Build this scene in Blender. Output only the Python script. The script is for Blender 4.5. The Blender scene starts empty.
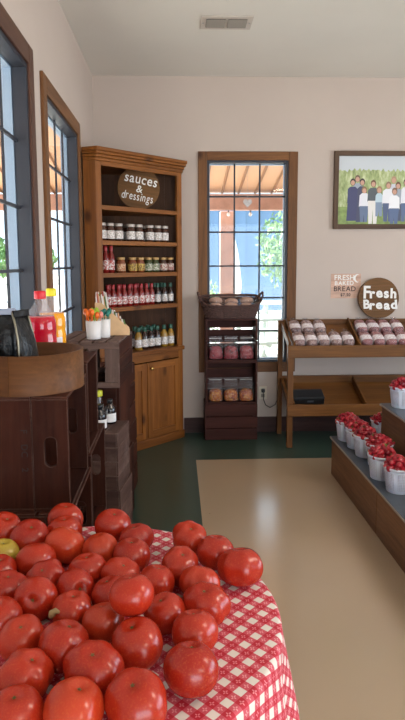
import bpy, bmesh, math, random
from mathutils import Matrix, Vector, Euler
random.seed(7)
PI = math.pi
S = bpy.context.scene
COL = S.collection

# ------------------------------------------------------------------ camera, light, exposure
cd = bpy.data.cameras.new('camera'); cam = bpy.data.objects.new('camera', cd); COL.objects.link(cam)
F_PX, PITCH, YAW, ROLL = 600.0, math.radians(6.9), math.radians(2.2), math.radians(-0.23)
fw = Vector((math.sin(YAW), math.cos(YAW), 0)); rt = Vector((math.cos(YAW), -math.sin(YAW), 0)); up = Vector((0, 0, 1))
f2 = fw*math.cos(PITCH) - up*math.sin(PITCH); u2 = up*math.cos(PITCH) + fw*math.sin(PITCH)
r3 = rt*math.cos(ROLL) + u2*math.sin(ROLL); u3 = u2*math.cos(ROLL) - rt*math.sin(ROLL)
m = Matrix((r3, u3, -f2)).transposed().to_4x4(); m.translation = Vector((0, 0, 1.5))
cam.matrix_world = m
cd.sensor_fit = 'VERTICAL'; cd.sensor_height = 36.0; cd.sensor_width = 20.25
cd.lens = F_PX/720*36.0
cd.shift_x = 3/720; cd.shift_y = -25.4/720
cd.clip_start = 0.05; cd.clip_end = 300
S.camera = cam
S.view_settings.view_transform = 'Standard'
S.view_settings.look = 'None'
S.view_settings.gamma = 1.0
S.view_settings.use_curve_mapping = False
S.view_settings.exposure = 0.26
S.cycles.use_denoising = True
S.cycles.max_bounces = 8
S.cycles.transparent_max_bounces = 16
S.cycles.sample_clamp_indirect = 6.0

w = bpy.data.worlds.new('sky'); S.world = w; w.use_nodes = True
bg = w.node_tree.nodes['Background']
bg.inputs['Color'].default_value = (0.72, 0.87, 1.0, 1); bg.inputs['Strength'].default_value = 3.0

def lamp(name, kind, loc, rot, energy, color, **kw):
    d = bpy.data.lights.new(name, kind); d.energy = energy; d.color = color
    for k, v in kw.items(): setattr(d, k, v)
    o = bpy.data.objects.new(name, d); COL.objects.link(o); o.location = loc; o.rotation_euler = rot
    return o
s_ = lamp('sun', 'SUN', (-10, 0, 20), (0, 0, 0), 13.0, (1, .95, .86), angle=math.radians(1.0))
s_.rotation_euler = Vector((.62, .10, -.78)).to_track_quat('-Z', 'Y').to_euler()
# daylight entering by the shop's glazed front (behind the viewer) and the windows of the right-hand wall
lamp('front_daylight', 'AREA', (1.6, -3.9, 1.35), (PI/2+.16, 0, 0), 60, (.84, .92, 1.0), shape='RECTANGLE', size=3.6, size_y=2.0)
lamp('side_daylight', 'AREA', (4.9, 1.6, 1.5), (0, PI/2+.16, 0), 64, (.70, .83, 1.0), shape='RECTANGLE', size=1.7, size_y=4.2)
# assumed ceiling lamps, out of view, added for warm light in the closed room
for y in (-1.8, 1.2):
    lamp('ceiling_fill', 'AREA', (2.6, y, 2.93), (0, 0, 0), 30, (1, .84, .68), shape='RECTANGLE', size=1.2, size_y=.3)

# ------------------------------------------------------------------ colour and material helpers
def lin(h):
    h = h.lstrip('#'); out = []
    for i in (0, 2, 4):
        c = int(h[i:i+2], 16)/255
        out.append(c/12.92 if c <= .04045 else ((c+.055)/1.055)**2.4)
    return (*out, 1)

class NT:
    def __init__(s, name):
        s.m = bpy.data.materials.new(name); s.m.use_nodes = True
        s.t = s.m.node_tree; s.b = s.t.nodes['Principled BSDF']; s.o = s.t.nodes['Material Output']
    def n(s, typ, **kw):
        nd = s.t.nodes.new(typ)
        for k, v in kw.items():
            if k.startswith('i_'):
                key = k[2:]; key = int(key) if key.isdigit() else key
                nd.inputs[key].default_value = v
            else: setattr(nd, k, v)
        return nd
    def l(s, a, b): s.t.links.new(a, b)
    def math(s, op, a, b=None, clamp=False):
        nd = s.t.nodes.new('ShaderNodeMath'); nd.operation = op; nd.use_clamp = clamp
        for i, x in enumerate((a, b)):
            if x is None: continue
            if isinstance(x, (int, float)): nd.inputs[i].default_value = x
            else: s.l(x, nd.inputs[i])
        return nd.outputs[0]
    def mix(s, fac, a, b, mode='MIX'):
        nd = s.t.nodes.new('ShaderNodeMix'); nd.data_type = 'RGBA'; nd.blend_type = mode
        for i, x in ((0, fac), (6, a), (7, b)):
            if isinstance(x, (int, float)): nd.inputs[i].default_value = x
            elif isinstance(x, tuple): nd.inputs[i].default_value = x
            else: s.l(x, nd.inputs[i])
        return nd.outputs[2]
    def ramp(s, fac, stops):
        nd = s.t.nodes.new('ShaderNodeValToRGB'); e = nd.color_ramp.elements
        while len(e) < len(stops): e.new(.5)
        for el, (p, c) in zip(e, stops): el.position = p; el.color = c
        s.l(fac, nd.inputs[0]); return nd.outputs[0]
    def bump(s, h, strength, dist=.01):
        nd = s.n('ShaderNodeBump'); nd.inputs['Strength'].default_value = strength; nd.inputs['Distance'].default_value = dist
        s.l(h, nd.inputs['Height']); s.l(nd.outputs[0], s.b.inputs['Normal'])
    def coord(s, scale=(1, 1, 1), rnd=True):
        tc = s.n('ShaderNodeTexCoord'); mp = s.n('ShaderNodeMapping'); mp.inputs['Scale'].default_value = scale
        if rnd:
            oi = s.n('ShaderNodeObjectInfo'); k = s.math('MULTIPLY', oi.outputs['Random'], 9.0)
            ad = s.n('ShaderNodeVectorMath', operation='ADD'); s.l(tc.outputs['Object'], ad.inputs[0]); s.l(k, ad.inputs[1]); s.l(ad.outputs[0], mp.inputs['Vector'])
        else: s.l(tc.outputs['Object'], mp.inputs['Vector'])
        return mp.outputs[0]
    def noise(s, vec, scale, detail=4, rough=.55, dist=0):
        nd = s.n('ShaderNodeTexNoise'); nd.inputs['Scale'].default_value = scale; nd.inputs['Detail'].default_value = detail
        nd.inputs['Roughness'].default_value = rough; nd.inputs['Distortion'].default_value = dist
        s.l(vec, nd.inputs['Vector']); return nd.outputs['Fac']

def plain(name, hexc, rough=.5, metal=0, spec=None, noise=.0, nscale=20, coat=0, sss=0):
    k = NT(name); c = lin(hexc)
    if noise:
        f = k.noise(k.coord(), nscale, 5)
        d = tuple(x*(1-noise) for x in c[:3])+(1,); e = tuple(min(1, x*(1+noise)) for x in c[:3])+(1,)
        k.l(k.ramp(f, [(.3, d), (.7, e)]), k.b.inputs['Base Color'])
    else: k.b.inputs['Base Color'].default_value = c
    k.b.inputs['Roughness'].default_value = rough; k.b.inputs['Metallic'].default_value = metal
    if spec is not None: k.b.inputs['Specular IOR Level'].default_value = spec
    if coat: k.b.inputs['Coat Weight'].default_value = coat
    if sss:
        k.b.inputs['Subsurface Weight'].default_value = sss; k.b.inputs['Subsurface Radius'].default_value = (.01, .004, .002); k.b.inputs['Subsurface Scale'].default_value = .5
    return k.m

def wood(name, dark, light, rough=.55, var=.3, knots=0, coarse=9, worn=None, bump=.25, spec=.25, edge=None):
    """three materials, grain along X, Y and Z"""
    out = []
    for ax in range(3):
        k = NT(name + '_grain_' + 'xyz'[ax])
        sc = [1, 1, 1]; sc[ax] = .07
        v = k.coord(tuple(sc))
        a = k.noise(v, coarse, 7, .6, .8); b = k.noise(v, coarse*9, 3, .6)
        c = k.ramp(a, [(.30, lin(dark)), (.70, lin(light))])
        g = k.ramp(b, [(.25, (.72, .72, .72, 1)), (.7, (1.1, 1.1, 1.1, 1))])
        c = k.mix(1.0, c, g, 'MULTIPLY')
        if knots:
            s2 = [1, 1, 1]; s2[ax] = .55
            vo = k.n('ShaderNodeTexVoronoi'); vo.inputs['Scale'].default_value = knots; k.l(k.coord(tuple(s2)), vo.inputs['Vector'])
            kf = k.ramp(vo.outputs['Distance'], [(.05, (.28, .22, .2, 1)), (.16, (1, 1, 1, 1))])
            c = k.mix(1.0, c, kf, 'MULTIPLY')
        geo = k.n('ShaderNodeNewGeometry')
        r = geo.outputs['Random Per Island']
        val = k.math('ADD', k.math('MULTIPLY', r, var), 1-var/2)
        hs = k.n('ShaderNodeHueSaturation'); k.l(c, hs.inputs['Color']); k.l(val, hs.inputs['Value']); c = hs.outputs[0]
        if worn:
            wn = k.noise(k.coord(), 7, 6, .7)
            wf = k.ramp(wn, [(.52, (0, 0, 0, 1)), (.72, (.55, .55, .55, 1))])
            c = k.mix(wf, c, lin(worn))
        if edge:  # pale edges in the colour: wear, plus window light caught along the boards
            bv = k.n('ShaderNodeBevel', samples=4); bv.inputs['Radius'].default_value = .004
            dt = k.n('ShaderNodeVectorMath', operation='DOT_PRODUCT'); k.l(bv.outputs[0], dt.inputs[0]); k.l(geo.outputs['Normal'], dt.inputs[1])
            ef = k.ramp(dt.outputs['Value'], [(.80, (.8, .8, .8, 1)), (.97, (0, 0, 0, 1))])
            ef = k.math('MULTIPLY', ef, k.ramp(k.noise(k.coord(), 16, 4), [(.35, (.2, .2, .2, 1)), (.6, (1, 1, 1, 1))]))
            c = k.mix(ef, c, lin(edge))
        k.l(c, k.b.inputs['Base Color'])
        k.b.inputs['Roughness'].default_value = rough; k.b.inputs['Specular IOR Level'].default_value = spec
        k.bump(b, bump, .003)
        out.append(k.m)
    return out

# ------------------------------------------------------------------ mesh builder
class MB:
    def __init__(s): s.v = []; s.f = []; s.mi = []; s.sm = []; s.M = Matrix.Identity(4); s.uv = None
    def add(s, vs, fs, mi=0, smooth=False):
        o = len(s.v)
        s.v += [tuple(s.M @ Vector(p)) for p in vs]
        for q in fs:
            s.f.append(tuple(o+i for i in q)); s.mi.append(mi); s.sm.append(smooth)
        return s
    def box(s, x0, x1, y0, y1, z0, z1, mi=None, R=None, jit=0):
        if mi is None:
            d = (x1-x0, y1-y0, z1-z0); mi = d.index(max(d))
            A = (s.M.to_3x3() @ Vector([1.0 if i == mi else 0 for i in range(3)]))
            if R: A = R @ Vector([1.0 if i == mi else 0 for i in range(3)])
            q = [abs(t) for t in A]; mi = q.index(max(q))
        c = Vector(((x0+x1)/2, (y0+y1)/2, (z0+z1)/2))
        P = [Vector((x, y, z)) for z in (z0, z1) for y in (y0, y1) for x in (x0, x1)]
        if R: P = [c + R @ (p-c) for p in P]
        if jit:
            e = Euler([random.uniform(-jit, jit) for _ in range(3)]).to_matrix(); P = [c + e @ (p-c) for p in P]
        return s.add(P, [(0, 2, 3, 1), (4, 5, 7, 6), (0, 1, 5, 4), (2, 6, 7, 3), (0, 4, 6, 2), (1, 3, 7, 5)], mi)
    def lathe(s, prof, n=20, c=(0, 0, 0), mi=0, smooth=True, sx=1, sy=1, caps=True):
        vs = []; fs = []
        for r, z in prof:
            for i in range(n):
                a = 2*PI*i/n; vs.append((c[0]+sx*r*math.cos(a), c[1]+sy*r*math.sin(a), c[2]+z))
        for j in range(len(prof)-1):
            for i in range(n):
                i2 = (i+1) % n; fs.append((j*n+i, j*n+i2, (j+1)*n+i2, (j+1)*n+i))
        if caps:
            fs.append(tuple(range(n-1, -1, -1))); fs.append(tuple((len(prof)-1)*n+i for i in range(n)))
        return s.add(vs, fs, mi, smooth)
    def tube(s, pts, r, n=6, closed=False, mi=0, smooth=True):
        P = [Vector(p) for p in pts]; N = len(P); vs = []; fs = []
        rr = r if isinstance(r, (list, tuple)) else [r]*N
        prev = None
        for i in range(N):
            if closed: t = P[(i+1) % N]-P[i-1]
            else: t = P[min(i+1, N-1)]-P[max(i-1, 0)]
            t.normalize()
            if prev is None:
                a = Vector((0, 0, 1)) if abs(t.z) < .9 else Vector((1, 0, 0))
                u = t.cross(a).normalized()
            else: u = (prev - t*prev.dot(t)).normalized()
            prev = u; v = t.cross(u)
            for k in range(n):
                a = 2*PI*k/n; vs.append(P[i]+(u*math.cos(a)+v*math.sin(a))*rr[i])
        for i in range(N if closed else N-1):
            j = (i+1) % N
            for k in range(n):
                k2 = (k+1) % n; fs.append((i*n+k, i*n+k2, j*n+k2, j*n+k))
        if not closed:
            fs.append(tuple(range(n-1, -1, -1))); fs.append(tuple((N-1)*n+k for k in range(n)))
        return s.add(vs, fs, mi, smooth)
    def prism(s, poly, z0, z1, mi=0, smooth=False):
        n = len(poly)
        vs = [(x, y, z0) for x, y in poly]+[(x, y, z1) for x, y in poly]
        fs = [tuple(range(n-1, -1, -1)), tuple(range(n, 2*n))]+[(i, (i+1) % n, n+(i+1) % n, n+i) for i in range(n)]
        return s.add(vs, fs, mi, smooth)
    def holed(s, w, h, t, hx, hy, hl, hr, mi=0):
        """panel w x h in XY, thick t in Z, with a stadium hole at (hx,hy), straight length hl (along X), radius hr"""
        n = 24; inn = []
        for i in range(n):
            a = 2*PI*i/n+1e-3; c, q = math.cos(a), math.sin(a)
            inn.append((hx+hr*c+(hl/2 if c > 0 else -hl/2), hy+hr*q))
        out = []
        for x, y in inn:
            dx, dy = x-hx, y-hy; ts = []
            if dx > 0: ts.append((w/2-hx)/dx)
            if dx < 0: ts.append((-w/2-hx)/dx)
            if dy > 0: ts.append((h/2-hy)/dy)
            if dy < 0: ts.append((-h/2-hy)/dy)
            k = min(ts); out.append([hx+dx*k, hy+dy*k])
        for cx, cy in ((w/2, h/2), (-w/2, h/2), (w/2, -h/2), (-w/2, -h/2)):
            j = min(range(n), key=lambda q: (out[q][0]-cx)**2+(out[q][1]-cy)**2); out[j] = [cx, cy]
        vs = [(x, y, z) for z in (0, t) for ring in (inn, out) for x, y in ring]; fs = []
        for i in range(n):
            j = (i+1) % n
            fs += [(i, n+i, n+j, j), (2*n+i, 2*n+j, 3*n+j, 3*n+i), (i, j, 2*n+j, 2*n+i), (n+i, 3*n+i, 3*n+j, n+j)]
        return s.add(vs, fs, mi)
    def build(s, name, mats, parent=None, loc=None, rotz=0, bevel=0, seg=2, sub=0):
        me = bpy.data.meshes.new(name); me.from_pydata(s.v, [], s.f)
        mats = mats if isinstance(mats, (list, tuple)) else [mats]
        for q in mats: me.materials.append(q)
        me.polygons.foreach_set('material_index', [min(i, len(mats)-1) for i in s.mi])
        me.polygons.foreach_set('use_smooth', s.sm)
        if s.uv:
            ul = me.uv_layers.new(name='flat')
            for lp in me.loops: ul.data[lp.index].uv = s.uv[lp.vertex_index]
        me.update()
        b = bmesh.new(); b.from_mesh(me); bmesh.ops.recalc_face_normals(b, faces=b.faces); b.to_mesh(me); b.free()
        o = bpy.data.objects.new(name, me); COL.objects.link(o)
        if parent: o.parent = parent
        if loc is not None: o.location = loc
        o.rotation_euler = (0, 0, rotz)
        if sub:
            q = o.modifiers.new('sub', 'SUBSURF'); q.levels = sub; q.render_levels = sub
        if bevel:
            q = o.modifiers.new('bevel', 'BEVEL'); q.width = bevel; q.segments = seg; q.limit_method = 'ANGLE'; q.angle_limit = math.radians(40)
        return o

def tag(o, label=None, cat=None, group=None, kind=None):
    if label: o['label'] = label
    if cat: o['category'] = cat
    if group: o['group'] = group
    if kind: o['kind'] = kind
    return o
def thing(name, label, cat, loc=(0, 0, 0), rotz=0, group=None):
    o = bpy.data.objects.new(name, None); COL.objects.link(o); o.empty_display_size = .05
    o.location = loc; o.rotation_euler = (0, 0, rotz)
    return tag(o, label, cat, group)
def struct(name, loc=(0, 0, 0)):
    o = bpy.data.objects.new(name, None); COL.objects.link(o); o.location = loc; o['kind'] = 'structure'; return o
def dup(root, loc, rotz=0, label=None, group=None, scale=None, rot=None):
    r = root.copy(); COL.objects.link(r); r.location = loc
    r.rotation_euler = rot if rot is not None else (0, 0, rotz)
    if scale: r.scale = scale
    if label: r['label'] = label
    if group: r['group'] = group
    for ch in list(root.children):
        c = ch.copy(); COL.objects.link(c); c.parent = r
        for g in ch.children:
            d = g.copy(); COL.objects.link(d); d.parent = c
    return r

def glyphs(text, size, x=0, y=0, bold=0, jit=0, sx=1, spacing=1.0, depth=.001, center=True):
    """painted lettering: list of (verts, faces) in the XY plane, z from 0 to depth"""
    V = []; Fc = []; cx = 0
    for ch in text:
        cu = bpy.data.curves.new('glyph', 'FONT'); cu.body = ch; cu.size = size; cu.offset = bold; cu.extrude = depth/2; cu.resolution_u = 3
        ob = bpy.data.objects.new('glyph', cu); COL.objects.link(ob)
        bpy.context.view_layer.update()
        dg = bpy.context.evaluated_depsgraph_get(); me = ob.evaluated_get(dg).to_mesh()
        vs = [v.co.copy() for v in me.vertices]; fs = [tuple(p.vertices) for p in me.polygons]
        ob.evaluated_get(dg).to_mesh_clear(); bpy.data.objects.remove(ob); bpy.data.curves.remove(cu)
        if not vs: cx += size*.3*sx*spacing; continue
        x0 = min(v.x for v in vs); x1 = max(v.x for v in vs)
        a = random.uniform(-jit, jit); dy = random.uniform(-jit, jit)*size*.25
        o = len(V)
        for v in vs:
            q = Vector(((v.x-x0)*sx, v.y, v.z)); q = Matrix.Rotation(a, 3, 'Z') @ q
            V.append(Vector((cx+q.x, q.y+dy, q.z+depth/2)))
        Fc += [tuple(o+i for i in q) for q in fs]
        cx += (x1-x0)*sx + size*.09*spacing
    off = cx/2 if center else 0
    return [Vector((v.x-off+x, v.y+y, v.z)) for v in V], Fc

# ------------------------------------------------------------------ materials
M = {}
def wallpaint():
    k = NT('wall_paint'); f = k.noise(k.coord(rnd=False), 1.2, 4); g = k.noise(k.coord(rnd=False), 140, 3)
    k.l(k.ramp(f, [(.3, lin('#BDAEA4')), (.7, lin('#C4B5AB'))]), k.b.inputs['Base Color']); k.b.inputs['Roughness'].default_value = .75
    k.bump(g, .12, .002); return k.m
M['wall'] = wallpaint()
def ceilpaint():
    k = NT('ceiling_paint'); g = k.noise(k.coord(rnd=False), 90, 4); f = k.noise(k.coord(rnd=False), .9, 4)
    k.l(k.ramp(f, [(.3, lin('#DCD8D0')), (.7, lin('#E4E0D8'))]), k.b.inputs['Base Color'])
    k.b.inputs['Roughness'].default_value = .8; k.bump(g, .25, .003); return k.m
M['ceil'] = ceilpaint()
def concrete(name, a, b, rough, ior=2.1):
    k = NT(name); v = k.coord(rnd=False)
    f = k.noise(v, .9, 4, .5, .3); g = k.noise(v, 26, 4)
    c = k.ramp(f, [(.3, lin(a)), (.7, lin(b))])
    sp = k.n('ShaderNodeTexVoronoi'); sp.inputs['Scale'].default_value = 4.5; k.l(v, sp.inputs['Vector'])
    c = k.mix(1.0, c, k.ramp(sp.outputs['Distance'], [(.012, (.45, .42, .4, 1)), (.03, (1, 1, 1, 1))]), 'MULTIPLY')
    k.l(c, k.b.inputs['Base Color'])
    k.b.inputs['Roughness'].default_value = .55; k.b.inputs['Coat Weight'].default_value = .9; k.b.inputs['Coat Roughness'].default_value = rough; k.b.inputs['Coat IOR'].default_value = ior
    k.bump(f, .03, .01); return k.m
M['tan'] = concrete('tan_concrete', '#B29C80', '#BAA488', .20)
M['green'] = concrete('green_concrete', '#1C3A30', '#24443A', .22, 1.5)
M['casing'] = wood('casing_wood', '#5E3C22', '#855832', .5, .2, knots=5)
M['casing_shaded'] = wood('shaded_casing_wood', '#4A3028', '#624232', .5, .2, knots=5)  # same wood as casing, with the nearer window's shade put into its colour
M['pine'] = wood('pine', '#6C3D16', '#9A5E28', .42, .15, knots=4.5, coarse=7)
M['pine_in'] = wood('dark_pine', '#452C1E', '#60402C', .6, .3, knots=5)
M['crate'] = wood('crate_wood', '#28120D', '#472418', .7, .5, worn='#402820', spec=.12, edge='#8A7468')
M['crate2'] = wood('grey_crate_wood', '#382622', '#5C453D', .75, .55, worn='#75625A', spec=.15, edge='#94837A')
M['crate3'] = wood('pale_crate_wood', '#4A3731', '#775F56', .75, .4, worn='#86746C')
M['bin'] = wood('stained_crate_wood', '#341A15', '#4E2A24', .55, .3, spec=.15)
M['table'] = wood('display_wood', '#5A371A', '#84562A', .45, .25, knots=3.5)
M['stand'] = wood('stand_wood', '#6C4C36', '#90694A', .5, .25)
M['bent'] = wood('bentwood', '#543218', '#724A2A', .5, .1)
M['sign'] = wood('sign_wood', '#5E3E20', '#80582E', .55, .3, knots=3)
M['base'] = wood('baseboard_wood', '#38231F', '#4E3430', .5, .1)
M['metal'] = plain('window_metal', '#272A34', .5, .1)
M['jamb'] = plain('outer_jamb_paint', '#9DB2CA', .6)
M['white'] = plain('white_paint', '#E8E6E2', .5)
M['black'] = plain('black_plastic', '#17181A', .35)
M['slate'] = plain('slate_laminate', '#4C5560', .35, noise=.12, nscale=30)
M['edge'] = plain('pale_edge', '#A59C92', .5)
M['steel'] = plain('brushed_metal', '#A8A8A8', .3, .9)
M['brass'] = plain('brass', '#D8B26A', .25, .9)
M['paper'] = plain('white_label', '#E4E0DE', .6)
M['grey'] = plain('vent_paint', '#C4BAB0', .5)
M['dark'] = plain('dark_gap', '#2A2622', .8)
def glass():
    k = NT('window_glass'); t = k.n('ShaderNodeBsdfTransparent'); t.inputs['Color'].default_value = (.94, .96, .97, 1)
    g = k.n('ShaderNodeBsdfGlossy'); g.inputs['Roughness'].default_value = .02
    fr = k.n('ShaderNodeFresnel'); fr.inputs['IOR'].default_value = 1.45
    ge = k.n('ShaderNodeNewGeometry'); ff = k.math('MULTIPLY', fr.outputs[0], k.math('SUBTRACT', 1.0, ge.outputs['Backfacing']))
    mx = k.n('ShaderNodeMixShader'); k.l(ff, mx.inputs[0]); k.l(t.outputs[0], mx.inputs[1]); k.l(g.outputs[0], mx.inputs[2]); k.l(mx.outputs[0], k.o.inputs['Surface'])
    return k.m
M['glass'] = glass()
def film(name, tint, gl=.08, rough=.08):
    k = NT(name); t = k.n('ShaderNodeBsdfTransparent'); t.inputs['Color'].default_value = tint
    b = k.n('ShaderNodeBsdfPrincipled'); b.inputs['Base Color'].default_value = (.75, .75, .78, 1); b.inputs['Roughness'].default_value = rough
    nz = k.noise(k.coord(), 55, 3); bp = k.n('ShaderNodeBump'); bp.inputs['Strength'].default_value = .8; bp.inputs['Distance'].default_value = .01; k.l(nz, bp.inputs['Height']); k.l(bp.outputs[0], b.inputs['Normal'])
    mx = k.n('ShaderNodeMixShader'); mx.inputs[0].default_value = gl; k.l(t.outputs[0], mx.inputs[1]); k.l(b.outputs[0], mx.inputs[2]); k.l(mx.outputs[0], k.o.inputs['Surface'])
    return k.m
M['film'] = film('clear_film', (.92, .92, .94, 1))

# ------------------------------------------------------------------ the room
XL, YB, ZC, XR, YF = -.675, 5.18, 3.025, 5.0, -4.0
WT = .09
fl = MB()
def quad(mb, x0, x1, y0, y1, z, mi): mb.add([(x0, y0, z), (x1, y0, z), (x1, y1, z), (x0, y1, z)], [(0, 1, 2, 3)], mi)
quad(fl, XL-WT, .14, YF-WT, YB+WT, 0, 1); quad(fl, .14, XR+WT, 4.43, YB+WT, 0, 1); quad(fl, .14, XR+WT, YF-WT, 4.43, 0, 0)
tag(fl.build('floor', [M['tan'], M['green']]), kind='structure')
tag(MB().box(XL-WT, XR+WT, YF-WT, YB+WT, ZC, ZC+.2, 0).build('ceiling', M['ceil']), kind='structure')

def wall_with_openings(name, axis, pos0, pos1, a0, a1, z1, holes):
    """axis 'x': wall plane normal along X, runs along Y (a) ; holes = (a0,a1,z0,z1)"""
    mb = MB()
    def bx(p, q, zz0, zz1):
        if q-p < 1e-4 or zz1-zz0 < 1e-4: return
        if axis == 'x': mb.box(pos0, pos1, p, q, zz0, zz1, 0)
        else: mb.box(p, q, pos0, pos1, zz0, zz1, 0)
    cur = a0
    for (h0, h1, z0, zz) in sorted(holes):
        bx(cur, h0, 0, z1); bx(h0, h1, 0, z0); bx(h0, h1, zz, z1); cur = h1
    bx(cur, a1, 0, z1)
    return tag(mb.build(name, M['wall']), kind='structure')
W1 = (1.885, 2.885, .62, 2.40); W2 = (3.25, 4.27, .62, 2.37); W3 = (.264, .962, .622, 2.352)
wall_with_openings('wall_left', 'x', XL-WT, XL, YF-WT, YB+WT, ZC, [W1, W2])
wall_with_openings('wall_back', 'y', YB, YB+WT, XL, XR+WT, ZC, [W3])
wall_with_openings('wall_right', 'x', XR, XR+WT, YF-WT, YB, ZC, [(-.6, 3.8, .6, 2.4)])
wall_with_openings('wall_front', 'y', YF-WT, YF, XL, XR, ZC, [(-.3, 3.5, .1, 2.4)])
tag(MB().box(.06, XR, YB-.016, YB, 0, .134, 0).build('baseboard_back', M['base']), kind='structure')
tag(MB().box(XL, XL+.016, YF, 4.40, 0, .134, 1).build('baseboard_left', M['base']), kind='structure')

ZM = (2.054, 1.754, 1.464, 1.187, .897)
def window(name, axis, wall, hole, casing, cw, nv, casmat):
    """axis 'x' (left wall, room towards +X) or 'y' (back wall, room towards -Y)"""
    t = struct(name); a0, a1, z0, z1 = hole; c0, c1, d0, d1 = casing
    def bx(mb, p, q, dep0, dep1, zz0, zz1, mi=None):   # dep > 0 into the room
        if axis == 'x': mb.box(wall+dep0, wall+dep1, p, q, zz0, zz1, mi)
        else: mb.box(p, q, wall-dep1, wall-dep0, zz0, zz1, mi)
    mb = MB()
    bx(mb, c0, a0+.004, 0, .018, d0, d1); bx(mb, a1-.004, c1, 0, .018, d0, d1)
    bx(mb, a0+.004, a1-.004, 0, .018, z1-.004, d1); bx(mb, a0+.004, a1-.004, 0, .018, d0, z0+.004)
    mb.build('casing', casmat, t, bevel=.004)
    mb = MB(); s = .023
    for p, q, zz0, zz1 in ((a0, a0+s, z0, z1), (a1-s, a1, z0, z1), (a0+s, a1-s, z1-s, z1), (a0+s, a1-s, z0, z0+s)):
        bx(mb, p, q, -.060, .006, zz0, zz1, 0)
    mb.build('sash', M['metal'], t, bevel=.003)
    mb = MB()
    for i in range(1, nv):
        p = a0+s+(a1-a0-2*s)*i/nv; bx(mb, p-.007, p+.007, -.053, -.043, z0+s, z1-s, 0)
    for z in ZM: bx(mb, a0+s, a1-s, -.054, -.042, z-.007, z+.007, 0)
    mb.build('muntin', M['metal'], t)
    mb = MB(); bx(mb, a0+s*.5, a1-s*.5, -.050, -.046, z0+s*.5, z1-s*.5, 0); mb.build('glass_pane', M['glass'], t)
    mb = MB()
    for p, q, zz0, zz1 in ((a0, a0+.03, z0, z1), (a1-.03, a1, z0, z1), (a0+.03, a1-.03, z1-.03, z1), (a0+.03, a1-.03, z0, z0+.03)):
        bx(mb, p, q, -.105, -.062, zz0, zz1, 0)
    mb.build('outer_jamb', M['jamb'], t)
    return t
window('window_1', 'x', XL, W1, (1.80, 2.965, .53, 2.485), .085, 4, M['casing_shaded'])
window('window_2', 'x', XL, W2, (3.165, 4.345, .53, 2.455), .085, 4, M['casing'])
window('window_3', 'y', YB, W3, (.192, 1.037, .54, 2.42), .075, 3, M['casing'])

# ceiling vent
t = thing('ceiling_vent', 'pale metal air vent with two louvred grilles set in the ceiling', 'vent', (.335, 4.045, ZC))
mb = MB(); mb.box(-.165, .165, -.105, .105, -.008, 0, 0); mb.build('frame', M['grey'], t, bevel=.003)
for cx in (-.069, .069):
    mb = MB(); mb.box(cx-.061, cx+.061, -.066, .066, -.0095, -.0078, 0); g = mb.build('grille', M['dark'], t)
    mb = MB()
    for i in range(11): mb.box(cx-.06, cx+.06, -.063+i*.0115, -.056+i*.0115, -.016, -.009, 0, R=Matrix.Rotation(.5, 3, 'X'))
    mb.build('louvre', plain('louvre_paint', '#8E867C', .5), g)
mb = MB()
for sx in (-.148, .148): mb.lathe([(.006, -.0105), (.006, -.0078)], 10, (sx, 0, 0))
mb.build('screw', M['steel'], t)

# wall outlet with a plugged-in cord
t = thing('wall_outlet', 'cream wall outlet low beside the crate bins', 'outlet', (.757, YB, .35))
MB().box(-.035, .035, -.007, 0, -.058, .058, 0).build('cover_plate', plain('cream_plastic', '#CFC6B4', .4), t, bevel=.003)
mb = MB()
for z in (-.024, .024): mb.box(-.016, .016, -.0085, -.0065, z-.014, z+.014, 0)
mb.build('socket', plain('socket_plastic', '#8C8478', .5), t, bevel=.002)
t = thing('power_cord', 'black power cord plugged into the cream wall outlet', 'cord', (.757, YB, .35))
MB().box(-.014, .014, -.042, -.0088, .010, .040, 0).build('plug', M['black'], t, bevel=.004)
MB().tube([(0, -.04, .022), (0, -.055, .0), (.0, -.05, -.05), (.02, -.045, -.10), (.06, -.04, -.125), (.105, -.035, -.10), (.135, -.03, -.03), (.145, -.03, .05)], .0035, 6).build('cable', M['black'], t)

# ------------------------------------------------------------------ corner cabinet
CL = Vector((-.57, 4.43, 0)); CA = math.atan2(.61, .62); CWD = .87
P5 = [(0, 0), (CWD, 0), (.955, .087), (.448, .583), (-.058, .072)]
cab = thing('corner_cabinet', 'tall orange pine corner cabinet with open shelves above two doors', 'cabinet', CL, CA)
def poly_in(d):
    c = (.448, .2); return [(x+(c[0]-x)*d, y+(c[1]-y)*d) for x, y in P5]
mb = MB()
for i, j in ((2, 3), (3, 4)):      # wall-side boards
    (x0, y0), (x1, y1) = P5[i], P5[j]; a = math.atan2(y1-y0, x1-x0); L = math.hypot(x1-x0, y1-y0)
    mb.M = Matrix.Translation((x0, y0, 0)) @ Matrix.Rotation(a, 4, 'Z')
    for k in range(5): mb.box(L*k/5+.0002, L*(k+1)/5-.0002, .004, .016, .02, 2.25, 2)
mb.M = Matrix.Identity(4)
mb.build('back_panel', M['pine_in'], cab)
mb = MB()
mb.box(0, .05, 0, .022, 0, 2.26); mb.box(.82, CWD, 0, .022, 0, 2.26)
mb.box(.05, .82, 0, .022, 2.195, 2.26); mb.box(.05, .82, .0, .022, .705, .765); mb.box(.05, .82, 0, .022, .0, .082)
mb.build('face_frame', M['pine'], cab, bevel=.003)
mb = MB()
for (x0, y0), (x1, y1) in (((0, 0), (-.058, .072)), ((CWD, 0), (.955, .087))):
    a = math.atan2(y1-y0, x1-x0); L = math.hypot(x1-x0, y1-y0)
    mb.M = Matrix.Translation((x0, y0, 0)) @ Matrix.Rotation(a, 4, 'Z'); sg = 1 if x1 > x0 else -1
    mb.box(.001, L, 0 if sg > 0 else -.018, .018 if sg > 0 else 0, 0, 2.26, 2)
mb.M = Matrix.Identity(4); mb.build('side_return', M['pine'], cab, bevel=.002)
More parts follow.
